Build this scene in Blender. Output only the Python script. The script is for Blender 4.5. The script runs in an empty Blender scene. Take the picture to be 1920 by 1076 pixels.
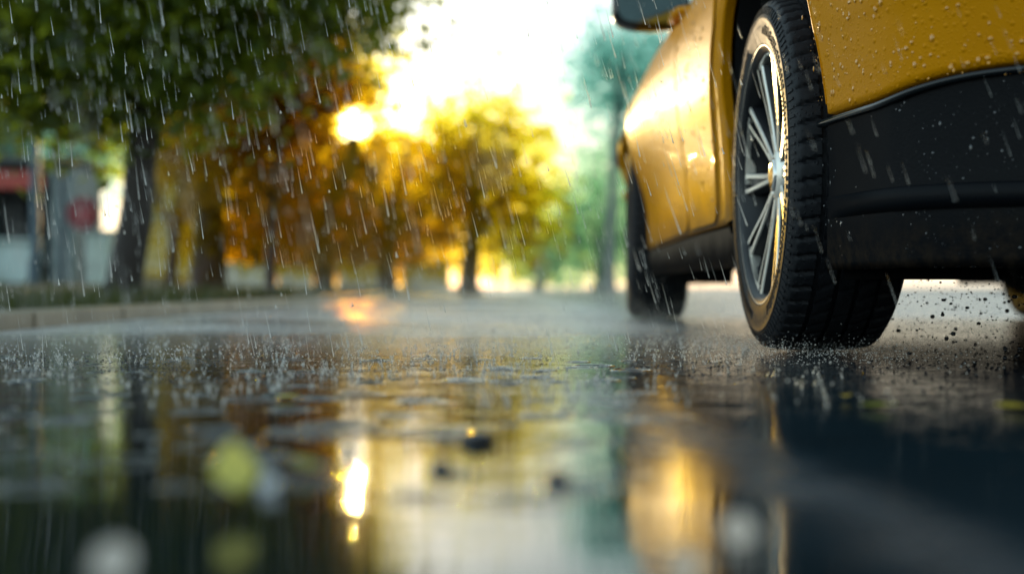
import bpy, bmesh, math, random
from mathutils import Vector, Matrix, noise as mnoise

random.seed(7)
PI = math.pi
scene = bpy.context.scene
COL = scene.collection
F = 2560.0            # focal length in photo pixels (1920 wide)
CAMH = 0.118          # the camera sits 11 cm above the wet road
HOR = 539.0


def at(px, py, Y):
    """pixel of the photo at depth Y -> point in the world"""
    return Vector(((px - 960) / F * Y, Y, CAMH + (HOR - py) / F * Y))


def on_ground(px, py, z=0.0):
    Y = F * (CAMH - z) / (py - HOR)
    return Vector(((px - 960) / F * Y, Y, z))


def R(d):
    return math.radians(d)


SUN_AZ = math.atan((662 - 960) / F)
SUN_EL = math.atan((HOR - 235) / F)
SUN = Vector((math.sin(SUN_AZ) * math.cos(SUN_EL), math.cos(SUN_AZ) * math.cos(SUN_EL), math.sin(SUN_EL)))

# ------------------------------------------------------------------ helpers


def tag(o, label=None, cat=None, group=None, kind=None):
    if label:
        o['label'] = label
    if cat:
        o['category'] = cat
    if group:
        o['group'] = group
    if kind:
        o['kind'] = kind
    return o


def empty(name, loc=(0, 0, 0), rz=0.0):
    o = bpy.data.objects.new(name, None)
    o.empty_display_size = 0.1
    o.location = loc
    o.rotation_euler = (0, 0, rz)
    COL.objects.link(o)
    return o


def link(name, me, mats, parent=None, smooth=True, loc=None):
    if not isinstance(mats, (list, tuple)):
        mats = [mats]
    for m in mats:
        me.materials.append(m)
    if smooth:
        for p in me.polygons:
            p.use_smooth = True
    o = bpy.data.objects.new(name, me)
    if loc is not None:
        o.location = loc
    COL.objects.link(o)
    if parent is not None:
        o.parent = parent
    return o


class MB:
    """collects verts/faces for ONE mesh"""

    def __init__(self):
        self.v = []
        self.f = []
        self.mi = []

    def add(self, vs, fs, mi=0):
        b = len(self.v)
        self.v.extend([tuple(p) for p in vs])
        for f in fs:
            self.f.append(tuple(i + b for i in f))
            self.mi.append(mi)

    def grid(self, rows, mi=0, closed=False):
        """rows: list of equal-length point lists"""
        n = len(rows[0])
        vs = [p for r in rows for p in r]
        fs = []
        for i in range(len(rows) - 1):
            for j in range(n if closed else n - 1):
                k = (j + 1) % n
                fs.append((i * n + j, i * n + k, (i + 1) * n + k, (i + 1) * n + j))
        self.add(vs, fs, mi)

    def tube(self, pts, rads, seg=10, mi=0, caps=True):
        pts = [Vector(p) for p in pts]
        rows = []
        prev = None
        for i, p in enumerate(pts):
            if i == 0:
                t = pts[1] - pts[0]
            elif i == len(pts) - 1:
                t = pts[-1] - pts[-2]
            else:
                t = pts[i + 1] - pts[i - 1]
            t.normalize()
            ref = prev if prev is not None else (Vector((0, 0, 1)) if abs(t.z) < 0.9 else Vector((1, 0, 0)))
            a = t.cross(ref).cross(t)
            if a.length < 1e-6:
                a = t.orthogonal()
            a.normalize()
            prev = a
            b = t.cross(a)
            rows.append([p + (a * math.cos(2 * PI * k / seg) + b * math.sin(2 * PI * k / seg)) * rads[i] for k in range(seg)])
        self.grid(rows, mi, closed=True)
        if caps:
            b0 = len(self.v)
            self.add(rows[0], [tuple(range(seg))[::-1]], mi)
            self.add(rows[-1], [tuple(range(seg))], mi)

    def box(self, c, s, mi=0, rz=0.0, bev=0.0):
        bm = bmesh.new()
        bmesh.ops.create_cube(bm, size=1.0)
        for v in bm.verts:
            v.co = Vector((v.co.x * s[0], v.co.y * s[1], v.co.z * s[2]))
        if bev:
            bmesh.ops.bevel(bm, geom=bm.edges[:], offset=bev, segments=3, profile=0.6, affect='EDGES')
        m = Matrix.Translation(Vector(c)) @ Matrix.Rotation(rz, 4, 'Z')
        bm.verts.index_update()
        self.add([m @ v.co for v in bm.verts], [[v.index for v in f.verts] for f in bm.faces], mi)
        bm.free()

    def lathe(self, prof, axis='X', seg=64, mi=0, center=(0, 0, 0)):
        rows = []
        c = Vector(center)
        for (a, r) in prof:
            row = []
            for k in range(seg):
                th = 2 * PI * k / seg
                if axis == 'X':
                    row.append(c + Vector((a, r * math.cos(th), r * math.sin(th))))
                else:
                    row.append(c + Vector((r * math.cos(th), r * math.sin(th), a)))
            rows.append(row)
        self.grid(rows, mi, closed=True)

    def build(self, name, mats, parent=None, smooth=True, loc=None, recalc=False):
        me = bpy.data.meshes.new(name)
        me.from_pydata(self.v, [], self.f)
        o = link(name, me, mats, parent, smooth, loc)
        if any(self.mi):
            for p, m in zip(me.polygons, self.mi):
                p.material_index = m
        if recalc:
            bm = bmesh.new()
            bm.from_mesh(me)
            bmesh.ops.remove_doubles(bm, verts=bm.verts[:], dist=1e-5)
            bmesh.ops.recalc_face_normals(bm, faces=bm.faces[:])
            bm.to_mesh(me)
            bm.free()
        me.update()
        return o


def autosmooth(o, ang=35):
    me = o.data
    try:
        me.set_sharp_from_angle(angle=R(ang))
    except Exception:
        pass


# ---------------------------------------------------------------- materials


class NT:
    def __init__(self, name):
        self.m = bpy.data.materials.new(name)
        self.m.use_nodes = True
        self.t = self.m.node_tree
        self.n = self.t.nodes
        self.l = self.t.links
        self.n.clear()
        self.out = self.n.new('ShaderNodeOutputMaterial')

    def new(self, typ, **kw):
        n = self.n.new(typ)
        for k, v in kw.items():
            setattr(n, k, v)
        return n

    def link(self, a, b):
        self.l.new(a, b)

    def val(self, sock, v):
        if isinstance(v, bpy.types.NodeSocket):
            self.l.new(v, sock)
        else:
            sock.default_value = v

    def math(self, op, a, b=0.0, c=None, clamp=False):
        n = self.new('ShaderNodeMath', operation=op)
        n.use_clamp = clamp
        self.val(n.inputs[0], a)
        self.val(n.inputs[1], b)
        if c is not None:
            self.val(n.inputs[2], c)
        return n.outputs[0]

    def ramp(self, fac, stops):
        n = self.new('ShaderNodeValToRGB')
        e = n.color_ramp.elements
        while len(e) < len(stops):
            e.new(0.5)
        for i, (p, c) in enumerate(stops):
            e[i].position = p
            e[i].color = (c[0], c[1], c[2], 1) if isinstance(c, (tuple, list)) else (c, c, c, 1)
        self.val(n.inputs[0], fac)
        return n.outputs[0]

    def smooth(self, x, a, b):
        n = self.new('ShaderNodeMapRange', interpolation_type='SMOOTHSTEP')
        self.val(n.inputs[0], x)
        self.val(n.inputs[1], a)
        self.val(n.inputs[2], b)
        return n.outputs[0]

    def noise(self, vec, scale, detail=3, rough=0.55, dist=0.0):
        n = self.new('ShaderNodeTexNoise')
        if vec is not None:
            self.l.new(vec, n.inputs['Vector'])
        n.inputs['Scale'].default_value = scale
        n.inputs['Detail'].default_value = detail
        n.inputs['Roughness'].default_value = rough
        n.inputs['Distortion'].default_value = dist
        return n.outputs[0]

    def voro(self, vec, scale, feature='F1', rnd=1.0):
        n = self.new('ShaderNodeTexVoronoi', feature=feature)
        self.l.new(vec, n.inputs['Vector'])
        n.inputs['Scale'].default_value = scale
        n.inputs['Randomness'].default_value = rnd
        return n

    def scale(self, vec, s):
        n = self.new('ShaderNodeVectorMath', operation='MULTIPLY')
        self.l.new(vec, n.inputs[0])
        n.inputs[1].default_value = s
        return n.outputs[0]

    def mixc(self, f, a, b, mode='MIX'):
        n = self.new('ShaderNodeMix', data_type='RGBA', blend_type=mode)
        self.val(n.inputs[0], f)
        for s, v in ((n.inputs[6], a), (n.inputs[7], b)):
            if isinstance(v, bpy.types.NodeSocket):
                self.l.new(v, s)
            else:
                s.default_value = (v[0], v[1], v[2], 1)
        return n.outputs[2]

    def mixf(self, f, a, b):
        n = self.new('ShaderNodeMix', data_type='FLOAT')
        self.val(n.inputs[0], f)
        self.val(n.inputs[2], a)
        self.val(n.inputs[3], b)
        return n.outputs[0]

    def bump(self, h, strength=1.0, dist=1.0, normal=None):
        n = self.new('ShaderNodeBump')
        n.inputs['Strength'].default_value = strength
        n.inputs['Distance'].default_value = dist
        self.l.new(h, n.inputs['Height'])
        if normal is not None:
            self.l.new(normal, n.inputs['Normal'])
        return n.outputs[0]

    def coords(self):
        return self.new('ShaderNodeTexCoord').outputs['Object']

    def principled(self, **kw):
        p = self.new('ShaderNodeBsdfPrincipled')
        for k, v in kw.items():
            s = p.inputs[k.replace('_', ' ')]
            if isinstance(v, bpy.types.NodeSocket):
                self.l.new(v, s)
            elif isinstance(v, (tuple, list)) and len(v) == 3 and s.type == 'RGBA':
                s.default_value = (*v, 1)
            else:
                s.default_value = v
        return p

    def done(self, shader):
        self.l.new(shader, self.out.inputs['Surface'])
        return self.m


def simple(name, col, rough=0.6, metal=0.0, var=0.25, scale=4.0, coat=0.0, bump=0.0, bscale=40.0):
    t = NT(name)
    c = t.coords()
    nz = t.noise(c, scale, 4)
    dark = tuple(x * (1 - var) for x in col)
    light = tuple(min(1, x * (1 + var)) for x in col)
    colr = t.ramp(nz, [(0.3, dark), (0.7, light)])
    kw = dict(Base_Color=colr, Roughness=t.mixf(t.noise(c, scale * 2.3, 2), rough * 0.8, min(1, rough * 1.2)), Metallic=metal)
    p = t.principled(**kw)
    p.inputs['Coat Weight'].default_value = coat
    p.inputs['Coat Roughness'].default_value = 0.05
    if bump:
        t.link(t.bump(t.noise(c, bscale, 4), 1.0, bump), p.inputs['Normal'])
    return t.done(p.outputs[0])


def mat_paint(name, drops=1.0, deep=False):
    t = NT(name)
    c = t.coords()
    # fine orange peel + standing rain drops of two sizes, only in part of the cells
    v1 = t.voro(c, 90)
    keep = t.math('GREATER_THAN', t.new('ShaderNodeSeparateColor').outputs[0], 0.5)
    sep = keep.node.inputs[0].links[0].from_node
    t.link(v1.outputs['Color'], sep.inputs[0])
    d1 = t.math('MULTIPLY', t.smooth(v1.outputs['Distance'], 0.42, 0.05), keep)
    v2 = t.voro(c, 210)
    sep2 = t.new('ShaderNodeSeparateColor')
    t.link(v2.outputs['Color'], sep2.inputs[0])
    d2 = t.math('MULTIPLY', t.smooth(v2.outputs['Distance'], 0.45, 0.05), t.math('GREATER_THAN', sep2.outputs[0], 0.35))
    h = t.math('ADD', t.math('MULTIPLY', d1, 0.0012), t.math('MULTIPLY', d2, 0.0005))
    # dirt film low on the body
    xyz = t.new('ShaderNodeSeparateXYZ')
    t.link(c, xyz.inputs[0])
    nz = t.noise(c, 9, 5, 0.6)
    low = t.math('MULTIPLY', t.smooth(t.math('ADD', xyz.outputs[2], t.math('MULTIPLY', nz, 0.16)), 0.44, 0.29), 0.8)
    low = t.math('MULTIPLY', low, t.smooth(xyz.outputs[1], -0.1, 0.25))
    base = t.mixc(nz, (0.66, 0.25, 0.001), (0.74, 0.30, 0.002))
    base = t.mixc(low, base, (0.16, 0.10, 0.045))
    p = t.principled(Base_Color=base, Metallic=0.05, Roughness=t.mixf(low, 0.42, 0.7))
    p.inputs['Coat Weight'].default_value = 0.05
    p.inputs['Specular IOR Level'].default_value = 0.12
    p.inputs['Coat Roughness'].default_value = 0.10
    p.inputs['Coat IOR'].default_value = 1.5
    b = t.bump(h, drops, 1.0)
    t.link(b, p.inputs['Normal'])
    t.link(b, p.inputs['Coat Normal'])
    df = t.new('ShaderNodeBsdfDiffuse')
    t.link(base, df.inputs[0])
    t.link(b, df.inputs['Normal'])
    mx = t.new('ShaderNodeMixShader')
    mx.inputs[0].default_value = 0.5
    t.link(p.outputs[0], mx.inputs[1])
    t.link(df.outputs[0], mx.inputs[2])
    return t.done(mx.outputs[0])


def mat_leaf(name, dark, light, tint, see, trans=(0.5, 0.45, 0.03), tw=0.35):
    """wet foliage: diffuse + back-lit translucency + light passing straight through the thin blade"""
    t = NT(name)
    c = t.coords()
    isl = t.new('ShaderNodeNewGeometry').outputs['Random Per Island']
    nz = t.noise(c, 1.6, 3)
    f = t.math('ADD', t.math('MULTIPLY', isl, 0.5), t.math('MULTIPLY', nz, 0.5))
    col = t.ramp(f, [(0.3, dark), (0.7, light)])
    di = t.principled(Base_Color=col, Roughness=0.35)
    tr = t.new('ShaderNodeBsdfTranslucent')
    t.link(t.mixc(isl, trans, tuple(min(1, x * 1.3) for x in trans)), tr.inputs[0])
    m1 = t.new('ShaderNodeMixShader')
    m1.inputs[0].default_value = tw
    t.link(di.outputs[0], m1.inputs[1])
    t.link(tr.outputs[0], m1.inputs[2])
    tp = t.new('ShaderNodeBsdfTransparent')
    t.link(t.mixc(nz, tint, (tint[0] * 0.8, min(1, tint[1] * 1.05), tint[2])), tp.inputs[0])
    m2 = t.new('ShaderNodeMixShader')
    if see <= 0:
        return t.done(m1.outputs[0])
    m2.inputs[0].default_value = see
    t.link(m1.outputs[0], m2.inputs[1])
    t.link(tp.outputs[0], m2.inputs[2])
    return t.done(m2.outputs[0])


def mat_bark(name, col):
    t = NT(name)
    c = t.coords()
    s = t.scale(c, (9, 9, 1.6))
    nz = t.noise(s, 2.0, 6, 0.65)
    p = t.principled(Base_Color=t.ramp(nz, [(0.3, tuple(x * 0.45 for x in col)), (0.7, col)]), Roughness=0.55)
    t.link(t.bump(nz, 1.0, 0.03), p.inputs['Normal'])
    return t.done(p.outputs[0])


def mat_road():
    t = NT('wet_asphalt')
    c = t.coords()
    xyz = t.new('ShaderNodeSeparateXYZ')
    t.link(c, xyz.inputs[0])
    X, Y = xyz.outputs[0], xyz.outputs[1]
    n_edge = t.noise(c, 3.0, 4, 0.6)
    n_fine = t.noise(c, 16.0, 3, 0.6)
    wob = t.math('ADD', t.math('MULTIPLY', t.math('SUBTRACT', n_edge, 0.5), 1.0), t.math('MULTIPLY', t.math('SUBTRACT', n_fine, 0.5), 0.35))
    # the puddle fills the near left of the road; the ground rises to the right and away
    edge = t.math('SUBTRACT', 1.95, t.math('MULTIPLY', t.smooth(X, 0.10, 0.36), 0.85))
    low = t.math('MULTIPLY', t.math('SUBTRACT', t.noise(c, 2.6, 4, 0.6), 0.5), 3.6)
    terr = t.math('ADD', t.math('SUBTRACT', Y, edge), t.math('ADD', t.math('MULTIPLY', wob, 0.5), low))
    terr = t.math('MULTIPLY', terr, 0.75)
    terr = t.math('MAXIMUM', t.math('MINIMUM', terr, t.mixf(t.smooth(X, 0.15, 0.45), 0.38, 0.62)), -1.0)
    # worn raised strip running through it
    cx = t.math('SUBTRACT', 0.262, t.math('MULTIPLY', Y, 0.105))
    strip = t.math('ABSOLUTE', t.math('SUBTRACT', X, t.math('ADD', cx, t.math('MULTIPLY', wob, 0.07))))
    strip = t.math('MULTIPLY', t.math('SUBTRACT', 1.0, t.smooth(strip, 0.005, 0.075)), t.mixf(t.smooth(t.noise(c, 11, 4, 0.65), 0.35, 0.65), 0.5, 0.95))
    strip = t.math('MULTIPLY', strip, t.smooth(Y, 1.75, 1.35))
    # asphalt stones of two sizes; their tops stand out of the film where the ground rises
    vo = t.voro(c, 105)
    st = t.smooth(vo.outputs['Distance'], 0.72, 0.05)
    vo2 = t.voro(c, 42)
    st2 = t.smooth(vo2.outputs['Distance'], 0.75, 0.05)
    sepc = t.new('ShaderNodeSeparateColor')
    t.link(vo.outputs['Color'], sepc.inputs[0])
    stone = t.math('ADD', t.math('MULTIPLY', t.math('MULTIPLY', st, 0.55), t.math('ADD', sepc.outputs[0], 0.35)), t.math('MULTIPLY', st2, 0.38))
    lift = t.math('ADD', t.math('SUBTRACT', stone, 0.62), terr)
    exposed = t.smooth(lift, 0.0, 0.16)
    pud = t.math('SUBTRACT', 1.0, exposed)
    far = t.smooth(Y, 2.2, 7.0)
    lane = t.smooth(X, 0.40, 0.62)
    hst = t.math('MULTIPLY', t.math('MAXIMUM', lift, 0.0), t.mixf(lane, 0.0026, 0.0040))
    # standing water: wind ripples, long across the view, and rings round the hits of drops
    rp = t.noise(t.scale(c, (15, 44, 1)), 1.0, 4, 0.6)
    rp2 = t.noise(t.scale(c, (5, 13, 1)), 1.0, 3, 0.5, 0.6)
    hrp = t.math('ADD', t.math('MULTIPLY', rp, 0.00042), t.math('MULTIPLY', rp2, 0.0012))
    agit = t.smooth(Y, 0.8, 1.9)
    hrp = t.math('MULTIPLY', hrp, t.mixf(agit, 0.8, 2.2))
    for sc_, k_, a_ in ((5.0, 34.0, 0.00022), (9.0, 30.0, 0.00012)):
        vr = t.voro(t.scale(c, (1, 1, 0.0)), sc_)
        d_ = vr.outputs['Distance']
        ring = t.math('MULTIPLY', t.math('SINE', t.math('MULTIPLY', d_, k_)), t.smooth(d_, 0.5, 0.1))
        hrp = t.math('ADD', hrp, t.math('MULTIPLY', ring, a_))
    h = t.math('ADD', hst, t.math('MULTIPLY', hrp, pud))
    h = t.math('ADD', h, t.math('MULTIPLY', t.math('MULTIPLY', st, 0.0005), strip))
    nb = t.bump(h, 1.0, 1.0)
    dry = t.ramp(t.noise(c, 60, 4, 0.7), [(0.3, (0.010, 0.011, 0.013)), (0.75, (0.040, 0.040, 0.042))])
    patch = t.noise(c, 0.7, 4, 0.6)
    r_as = t.mixf(far, t.mixf(t.noise(c, 5, 3), 0.08, 0.2), 0.3)
    # far film's colour paled for sky sheen and spray, except in the car's lane
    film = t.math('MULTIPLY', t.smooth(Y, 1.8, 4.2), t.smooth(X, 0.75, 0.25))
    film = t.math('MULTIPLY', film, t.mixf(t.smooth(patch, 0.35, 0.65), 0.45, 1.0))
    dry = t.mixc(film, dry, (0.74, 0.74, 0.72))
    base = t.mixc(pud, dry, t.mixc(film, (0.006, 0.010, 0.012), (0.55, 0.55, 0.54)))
    base = t.mixc(strip, base, (0.10, 0.12, 0.14))
    r_as = t.mixf(far, t.mixf(t.noise(c, 5, 3), 0.08, 0.2), 0.3)
    rough = t.mixf(pud, r_as, t.mixf(agit, 0.02, 0.09))
    rough = t.mixf(strip, rough, 0.38)
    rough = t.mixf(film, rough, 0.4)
    p = t.principled(Base_Color=base, Roughness=rough, Normal=nb)
    p.inputs['IOR'].default_value = 1.42
    car_dark = t.math('MULTIPLY', t.smooth(X, 0.34, 0.62), t.smooth(Y, 3.6, 2.4))  # dark mirror image of the underbody, put into the lane's colour
    t.link(t.mixf(car_dark, 0.5, 0.06), p.inputs['Specular IOR Level'])
    # dark diffuse put in to dim reflections; strongest in the lane under the car
    dimmer = t.new('ShaderNodeBsdfDiffuse')
    t.link(t.mixc(car_dark, (0.012, 0.024, 0.032), (0.006, 0.007, 0.009)), dimmer.inputs[0])
    mx = t.new('ShaderNodeMixShader')
    dimming = t.math('MULTIPLY', pud, t.mixf(t.smooth(t.noise(c, 4.5, 4, 0.6), 0.3, 0.7), 0.02, 0.26))
    dimming = t.math('ADD', dimming, t.math('MULTIPLY', t.smooth(X, 0.06, 0.16), 0.38))
    dimming = t.math('MULTIPLY', dimming, t.smooth(Y, 3.0, 1.6))
    t.link(t.math('MAXIMUM', dimming, t.math('MULTIPLY', car_dark, 0.78)), mx.inputs[0])
    t.link(p.outputs[0], mx.inputs[1])
    t.link(dimmer.outputs[0], mx.inputs[2])
    return t.done(mx.outputs[0])


def mat_rain(name='rain_water', clear=0.15):
    t = NT(name)
    tl = t.new('ShaderNodeBsdfTranslucent')
    tl.inputs[0].default_value = (1.0, 0.96, 0.86, 1)
    gl = t.new('ShaderNodeBsdfGlossy')
    gl.inputs[0].default_value = (1, 1, 1, 1)
    gl.inputs['Roughness'].default_value = 0.25
    df = t.new('ShaderNodeBsdfDiffuse')
    df.inputs[0].default_value = (0.95, 0.96, 0.95, 1)
    a = t.new('ShaderNodeMixShader')
    a.inputs[0].default_value = 0.35
    t.link(tl.outputs[0], a.inputs[1])
    t.link(gl.outputs[0], a.inputs[2])
    b = t.new('ShaderNodeMixShader')
    b.inputs[0].default_value = 0.25
    t.link(a.outputs[0], b.inputs[1])
    t.link(df.outputs[0], b.inputs[2])
    tp = t.new('ShaderNodeBsdfTransparent')
    m = t.new('ShaderNodeMixShader')
    m.inputs[0].default_value = clear
    t.link(b.outputs[0], m.inputs[1])
    t.link(tp.outputs[0], m.inputs[2])
    return t.done(m.outputs[0])


def mat_drop(name, tint=(1, 1, 1), rough=0.0):
    t = NT(name)
    p = t.principled(Base_Color=tint, Roughness=rough, IOR=1.33)
    p.inputs['Transmission Weight'].default_value = 1.0
    return t.done(p.outputs[0])


def mat_rubber():
    t = NT('wet_rubber')
    c = t.coords()
    nz = t.noise(c, 60, 4, 0.7)
    vo = t.voro(c, 170)
    sep = t.new('ShaderNodeSeparateColor')
    t.link(vo.outputs['Color'], sep.inputs[0])
    d = t.math('MULTIPLY', t.smooth(vo.outputs['Distance'], 0.4, 0.05), t.math('GREATER_THAN', sep.outputs[0], 0.62))
    h = t.math('ADD', t.math('MULTIPLY', nz, 0.0007), t.math('MULTIPLY', d, 0.0012))
    p = t.principled(Base_Color=t.ramp(nz, [(0.3, (0.006, 0.007, 0.010)), (0.7, (0.016, 0.018, 0.022))]), Roughness=t.mixf(nz, 0.48, 0.75))
    p.inputs['Specular IOR Level'].default_value = 0.28
    t.link(t.bump(h, 1.0, 1.0), p.inputs['Normal'])
    return t.done(p.outputs[0])


M = {}
M['paint'] = mat_paint('yellow_paint')


def mat_cladding():
    """grained black plastic: nearly all absorbed, a thin even sheen from the wet, mud low down"""
    t = NT('black_plastic')
    c = t.coords()
    xyz = t.new('ShaderNodeSeparateXYZ')
    t.link(c, xyz.inputs[0])
    nz = t.noise(c, 12, 5, 0.65)
    mud = t.math('MULTIPLY', t.smooth(t.math('ADD', xyz.outputs[2], t.math('MULTIPLY', nz, 0.12)), 0.30, 0.20), t.smooth(t.noise(c, 50, 4, .7), .3, .7))
    df = t.new('ShaderNodeBsdfDiffuse')
    side = t.math('MULTIPLY', t.smooth(xyz.outputs[1], 0.0, 0.4), t.smooth(t.math('ADD', xyz.outputs[2], t.math('MULTIPLY', nz, 0.05)), 0.20, 0.27))
    dirty = t.mixc(side, (0.005, 0.006, 0.008), (0.11, 0.085, 0.065))
    t.link(t.mixc(mud, dirty, (0.030, 0.022, 0.016)), df.inputs[0])
    gl = t.new('ShaderNodeBsdfGlossy')
    t.link(t.mixf(nz, 0.25, 0.45), gl.inputs['Roughness'])
    b = t.bump(t.noise(c, 260, 2), 1.0, 0.0003)
    t.link(b, df.inputs['Normal'])
    t.link(b, gl.inputs['Normal'])
    m = t.new('ShaderNodeMixShader')
    t.link(t.mixf(mud, 0.010, 0.005), m.inputs[0])
    t.link(df.outputs[0], m.inputs[1])
    t.link(gl.outputs[0], m.inputs[2])
    return t.done(m.outputs[0])


M['cladding'] = mat_cladding()
M['trim'] = simple('gloss_trim', (0.01, 0.012, 0.014), 0.12, var=0.2)
M['liner'] = simple('wheel_well_lining', (0.004, 0.004, 0.005), 0.85)
M['rubber'] = mat_rubber()
M['alloy'] = simple('machined_alloy', (0.88, 0.85, 0.78), 0.42, metal=1.0, var=0.12, scale=14, bump=0.0004, bscale=120)
M['rimdark'] = simple('dark_rim_paint', (0.005, 0.006, 0.009), 0.45, var=0.2)
M['steel'] = simple('brake_steel', (0.16, 0.15, 0.14), 0.45, metal=1.0)
M['mirror'] = simple('mirror_glass', (0.42, 0.56, 0.55), 0.04, metal=1.0, var=0.1, bump=0.0004, bscale=60)
M['window'] = simple('dark_window_glass', (0.01, 0.014, 0.015), 0.04, var=0.2)
M['redlamp'] = simple('red_lamp_plastic', (0.35, 0.01, 0.01), 0.1, coat=0.7)
M['clearlamp'] = simple('clear_lamp_plastic', (0.6, 0.62, 0.62), 0.08, coat=0.7)
M['chrome'] = simple('worn_chrome', (0.7, 0.7, 0.68), 0.12, metal=1.0, var=0.1)
M['drop'] = mat_drop('clear_water')
M['paintdrop'] = simple('rain_bead', (0.70, 0.29, 0.003), 0.02, var=0.08, coat=1.0)
M['bead'] = simple('dark_rain_bead', (0.02, 0.024, 0.03), 0.05, coat=1.0)
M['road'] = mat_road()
M['rain'] = mat_rain()
M['splash'] = mat_rain('splash_water', 0.5)
M['mud'] = simple('dark_drop_water', (0.012, 0.013, 0.016), 0.12, var=0.5)  # backlit darkness of the drops painted as an opaque tone

# ------------------------------------------------------------------- world


def build_world():
    w = bpy.data.worlds.new("World")
    scene.world = w
    w.use_nodes = True
    nt = w.node_tree
    n, l = nt.nodes, nt.links
    n.clear()

    def mth(op, a, b=0.0):
        x = n.new('ShaderNodeMath')
        x.operation = op
        for s, v in zip(x.inputs, (a, b)):
            if isinstance(v, bpy.types.NodeSocket):
                l.new(v, s)
            else:
                s.default_value = v
        return x.outputs[0]

    out = n.new('ShaderNodeOutputWorld')
    sky = n.new('ShaderNodeTexSky')
    sky.sky_type = 'NISHITA'
    sky.sun_disc = False
    sky.sun_elevation = SUN_EL
    sky.sun_rotation = SUN_AZ
    sky.air_density = 1.0
    sky.dust_density = 0.6
    b1 = n.new('ShaderNodeBackground')
    b1.inputs[1].default_value = 0.05
    l.new(sky.outputs[0], b1.inputs[0])
    # rain-cloud veil and the bright haze round the low sun
    tc = n.new('ShaderNodeTexCoord')
    nrm = n.new('ShaderNodeVectorMath')
    nrm.operation = 'NORMALIZE'
    l.new(tc.outputs['Generated'], nrm.inputs[0])
    dot = n.new('ShaderNodeVectorMath')
    dot.operation = 'DOT_PRODUCT'
    l.new(nrm.outputs[0], dot.inputs[0])
    dot.inputs[1].default_value = SUN
    cl = mth('MINIMUM', dot.outputs['Value'], 1.0)
    ang = mth('MULTIPLY', mth('ARCCOSINE', cl), 180 / PI)
    sep = n.new('ShaderNodeSeparateXYZ')
    l.new(nrm.outputs[0], sep.inputs[0])
    sepx = sep
    nz = n.new('ShaderNodeTexNoise')
    mp = n.new('ShaderNodeVectorMath')
    mp.operation = 'MULTIPLY'
    l.new(nrm.outputs[0], mp.inputs[0])
    mp.inputs[1].default_value = (2.2, 2.2, 6)
    l.new(mp.outputs[0], nz.inputs['Vector'])
    nz.inputs['Scale'].default_value = 1.4
    nz.inputs['Detail'].default_value = 4
    el = mth('ADD', sep.outputs[2], mth('MULTIPLY', mth('SUBTRACT', nz.outputs[0], 0.5), 0.12))
    rp = n.new('ShaderNodeValToRGB')
    e = rp.color_ramp.elements
    e[0].position = 0.0
    e[0].color = (0.60, 0.80, 0.84, 1)
    e[1].position = 1.0
    e[1].color = (0.34, 0.44, 0.48, 1)
    for p_, c_ in ((0.12, (0.80, 0.90, 0.90, 1)), (0.26, (0.72, 1.04, 1.16, 1)), (0.5, (0.50, 0.68, 0.74, 1))):
        k = e.new(p_)
        k.color = c_
    l.new(el, rp.inputs[0])
    # brighter toward the sun's half of the sky
    front = n.new('ShaderNodeMapRange')
    front.interpolation_type = 'SMOOTHSTEP'
    l.new(ang, front.inputs[0])
    front.inputs[1].default_value = 80
    front.inputs[2].default_value = 12
    front.inputs[3].default_value = 1.0
    front.inputs[4].default_value = 1.15
    b2 = n.new('ShaderNodeBackground')
    l.new(rp.outputs[0], b2.inputs[0])
    # sky strength tilted: brighter from the left to light the bumper, dimmer right
    lf = mth('ADD', 0.95, mth('MULTIPLY', sepx.outputs[0], -0.30))
    l.new(mth('MULTIPLY', front.outputs[0], lf), b2.inputs[1])
    halo = mth('ADD', mth('MULTIPLY', mth('EXPONENT', mth('MULTIPLY', ang, -1 / 0.7)), 7.0),
               mth('MULTIPLY', mth('EXPONENT', mth('MULTIPLY', ang, -1 / 2.6)), 3.8))
    b3 = n.new('ShaderNodeBackground')
    b3.inputs[0].default_value = (1.0, 0.86, 0.66, 1)
    l.new(halo, b3.inputs[1])
    a1 = n.new('ShaderNodeAddShader')
    a2 = n.new('ShaderNodeAddShader')
    l.new(b1.outputs[0], a1.inputs[0])
    l.new(b2.outputs[0], a1.inputs[1])
    l.new(a1.outputs[0], a2.inputs[0])
    l.new(b3.outputs[0], a2.inputs[1])
    l.new(a2.outputs[0], out.inputs[0])
    w.cycles.sampling_method = 'MANUAL'
    w.cycles.sample_map_resolution = 1024


build_world()
sl = bpy.data.lights.new('sun', 'SUN')
sl.energy = 2.0
sl.angle = R(0.5)
sl.color = (1.0, 0.74, 0.42)
so = bpy.data.objects.new('sun', sl)
so.rotation_euler = SUN.to_track_quat('Z', 'Y').to_euler()
so.location = SUN * 60
COL.objects.link(so)

# ----------------------------------------------------------------- setting
KERB_X = -1.36


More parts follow.
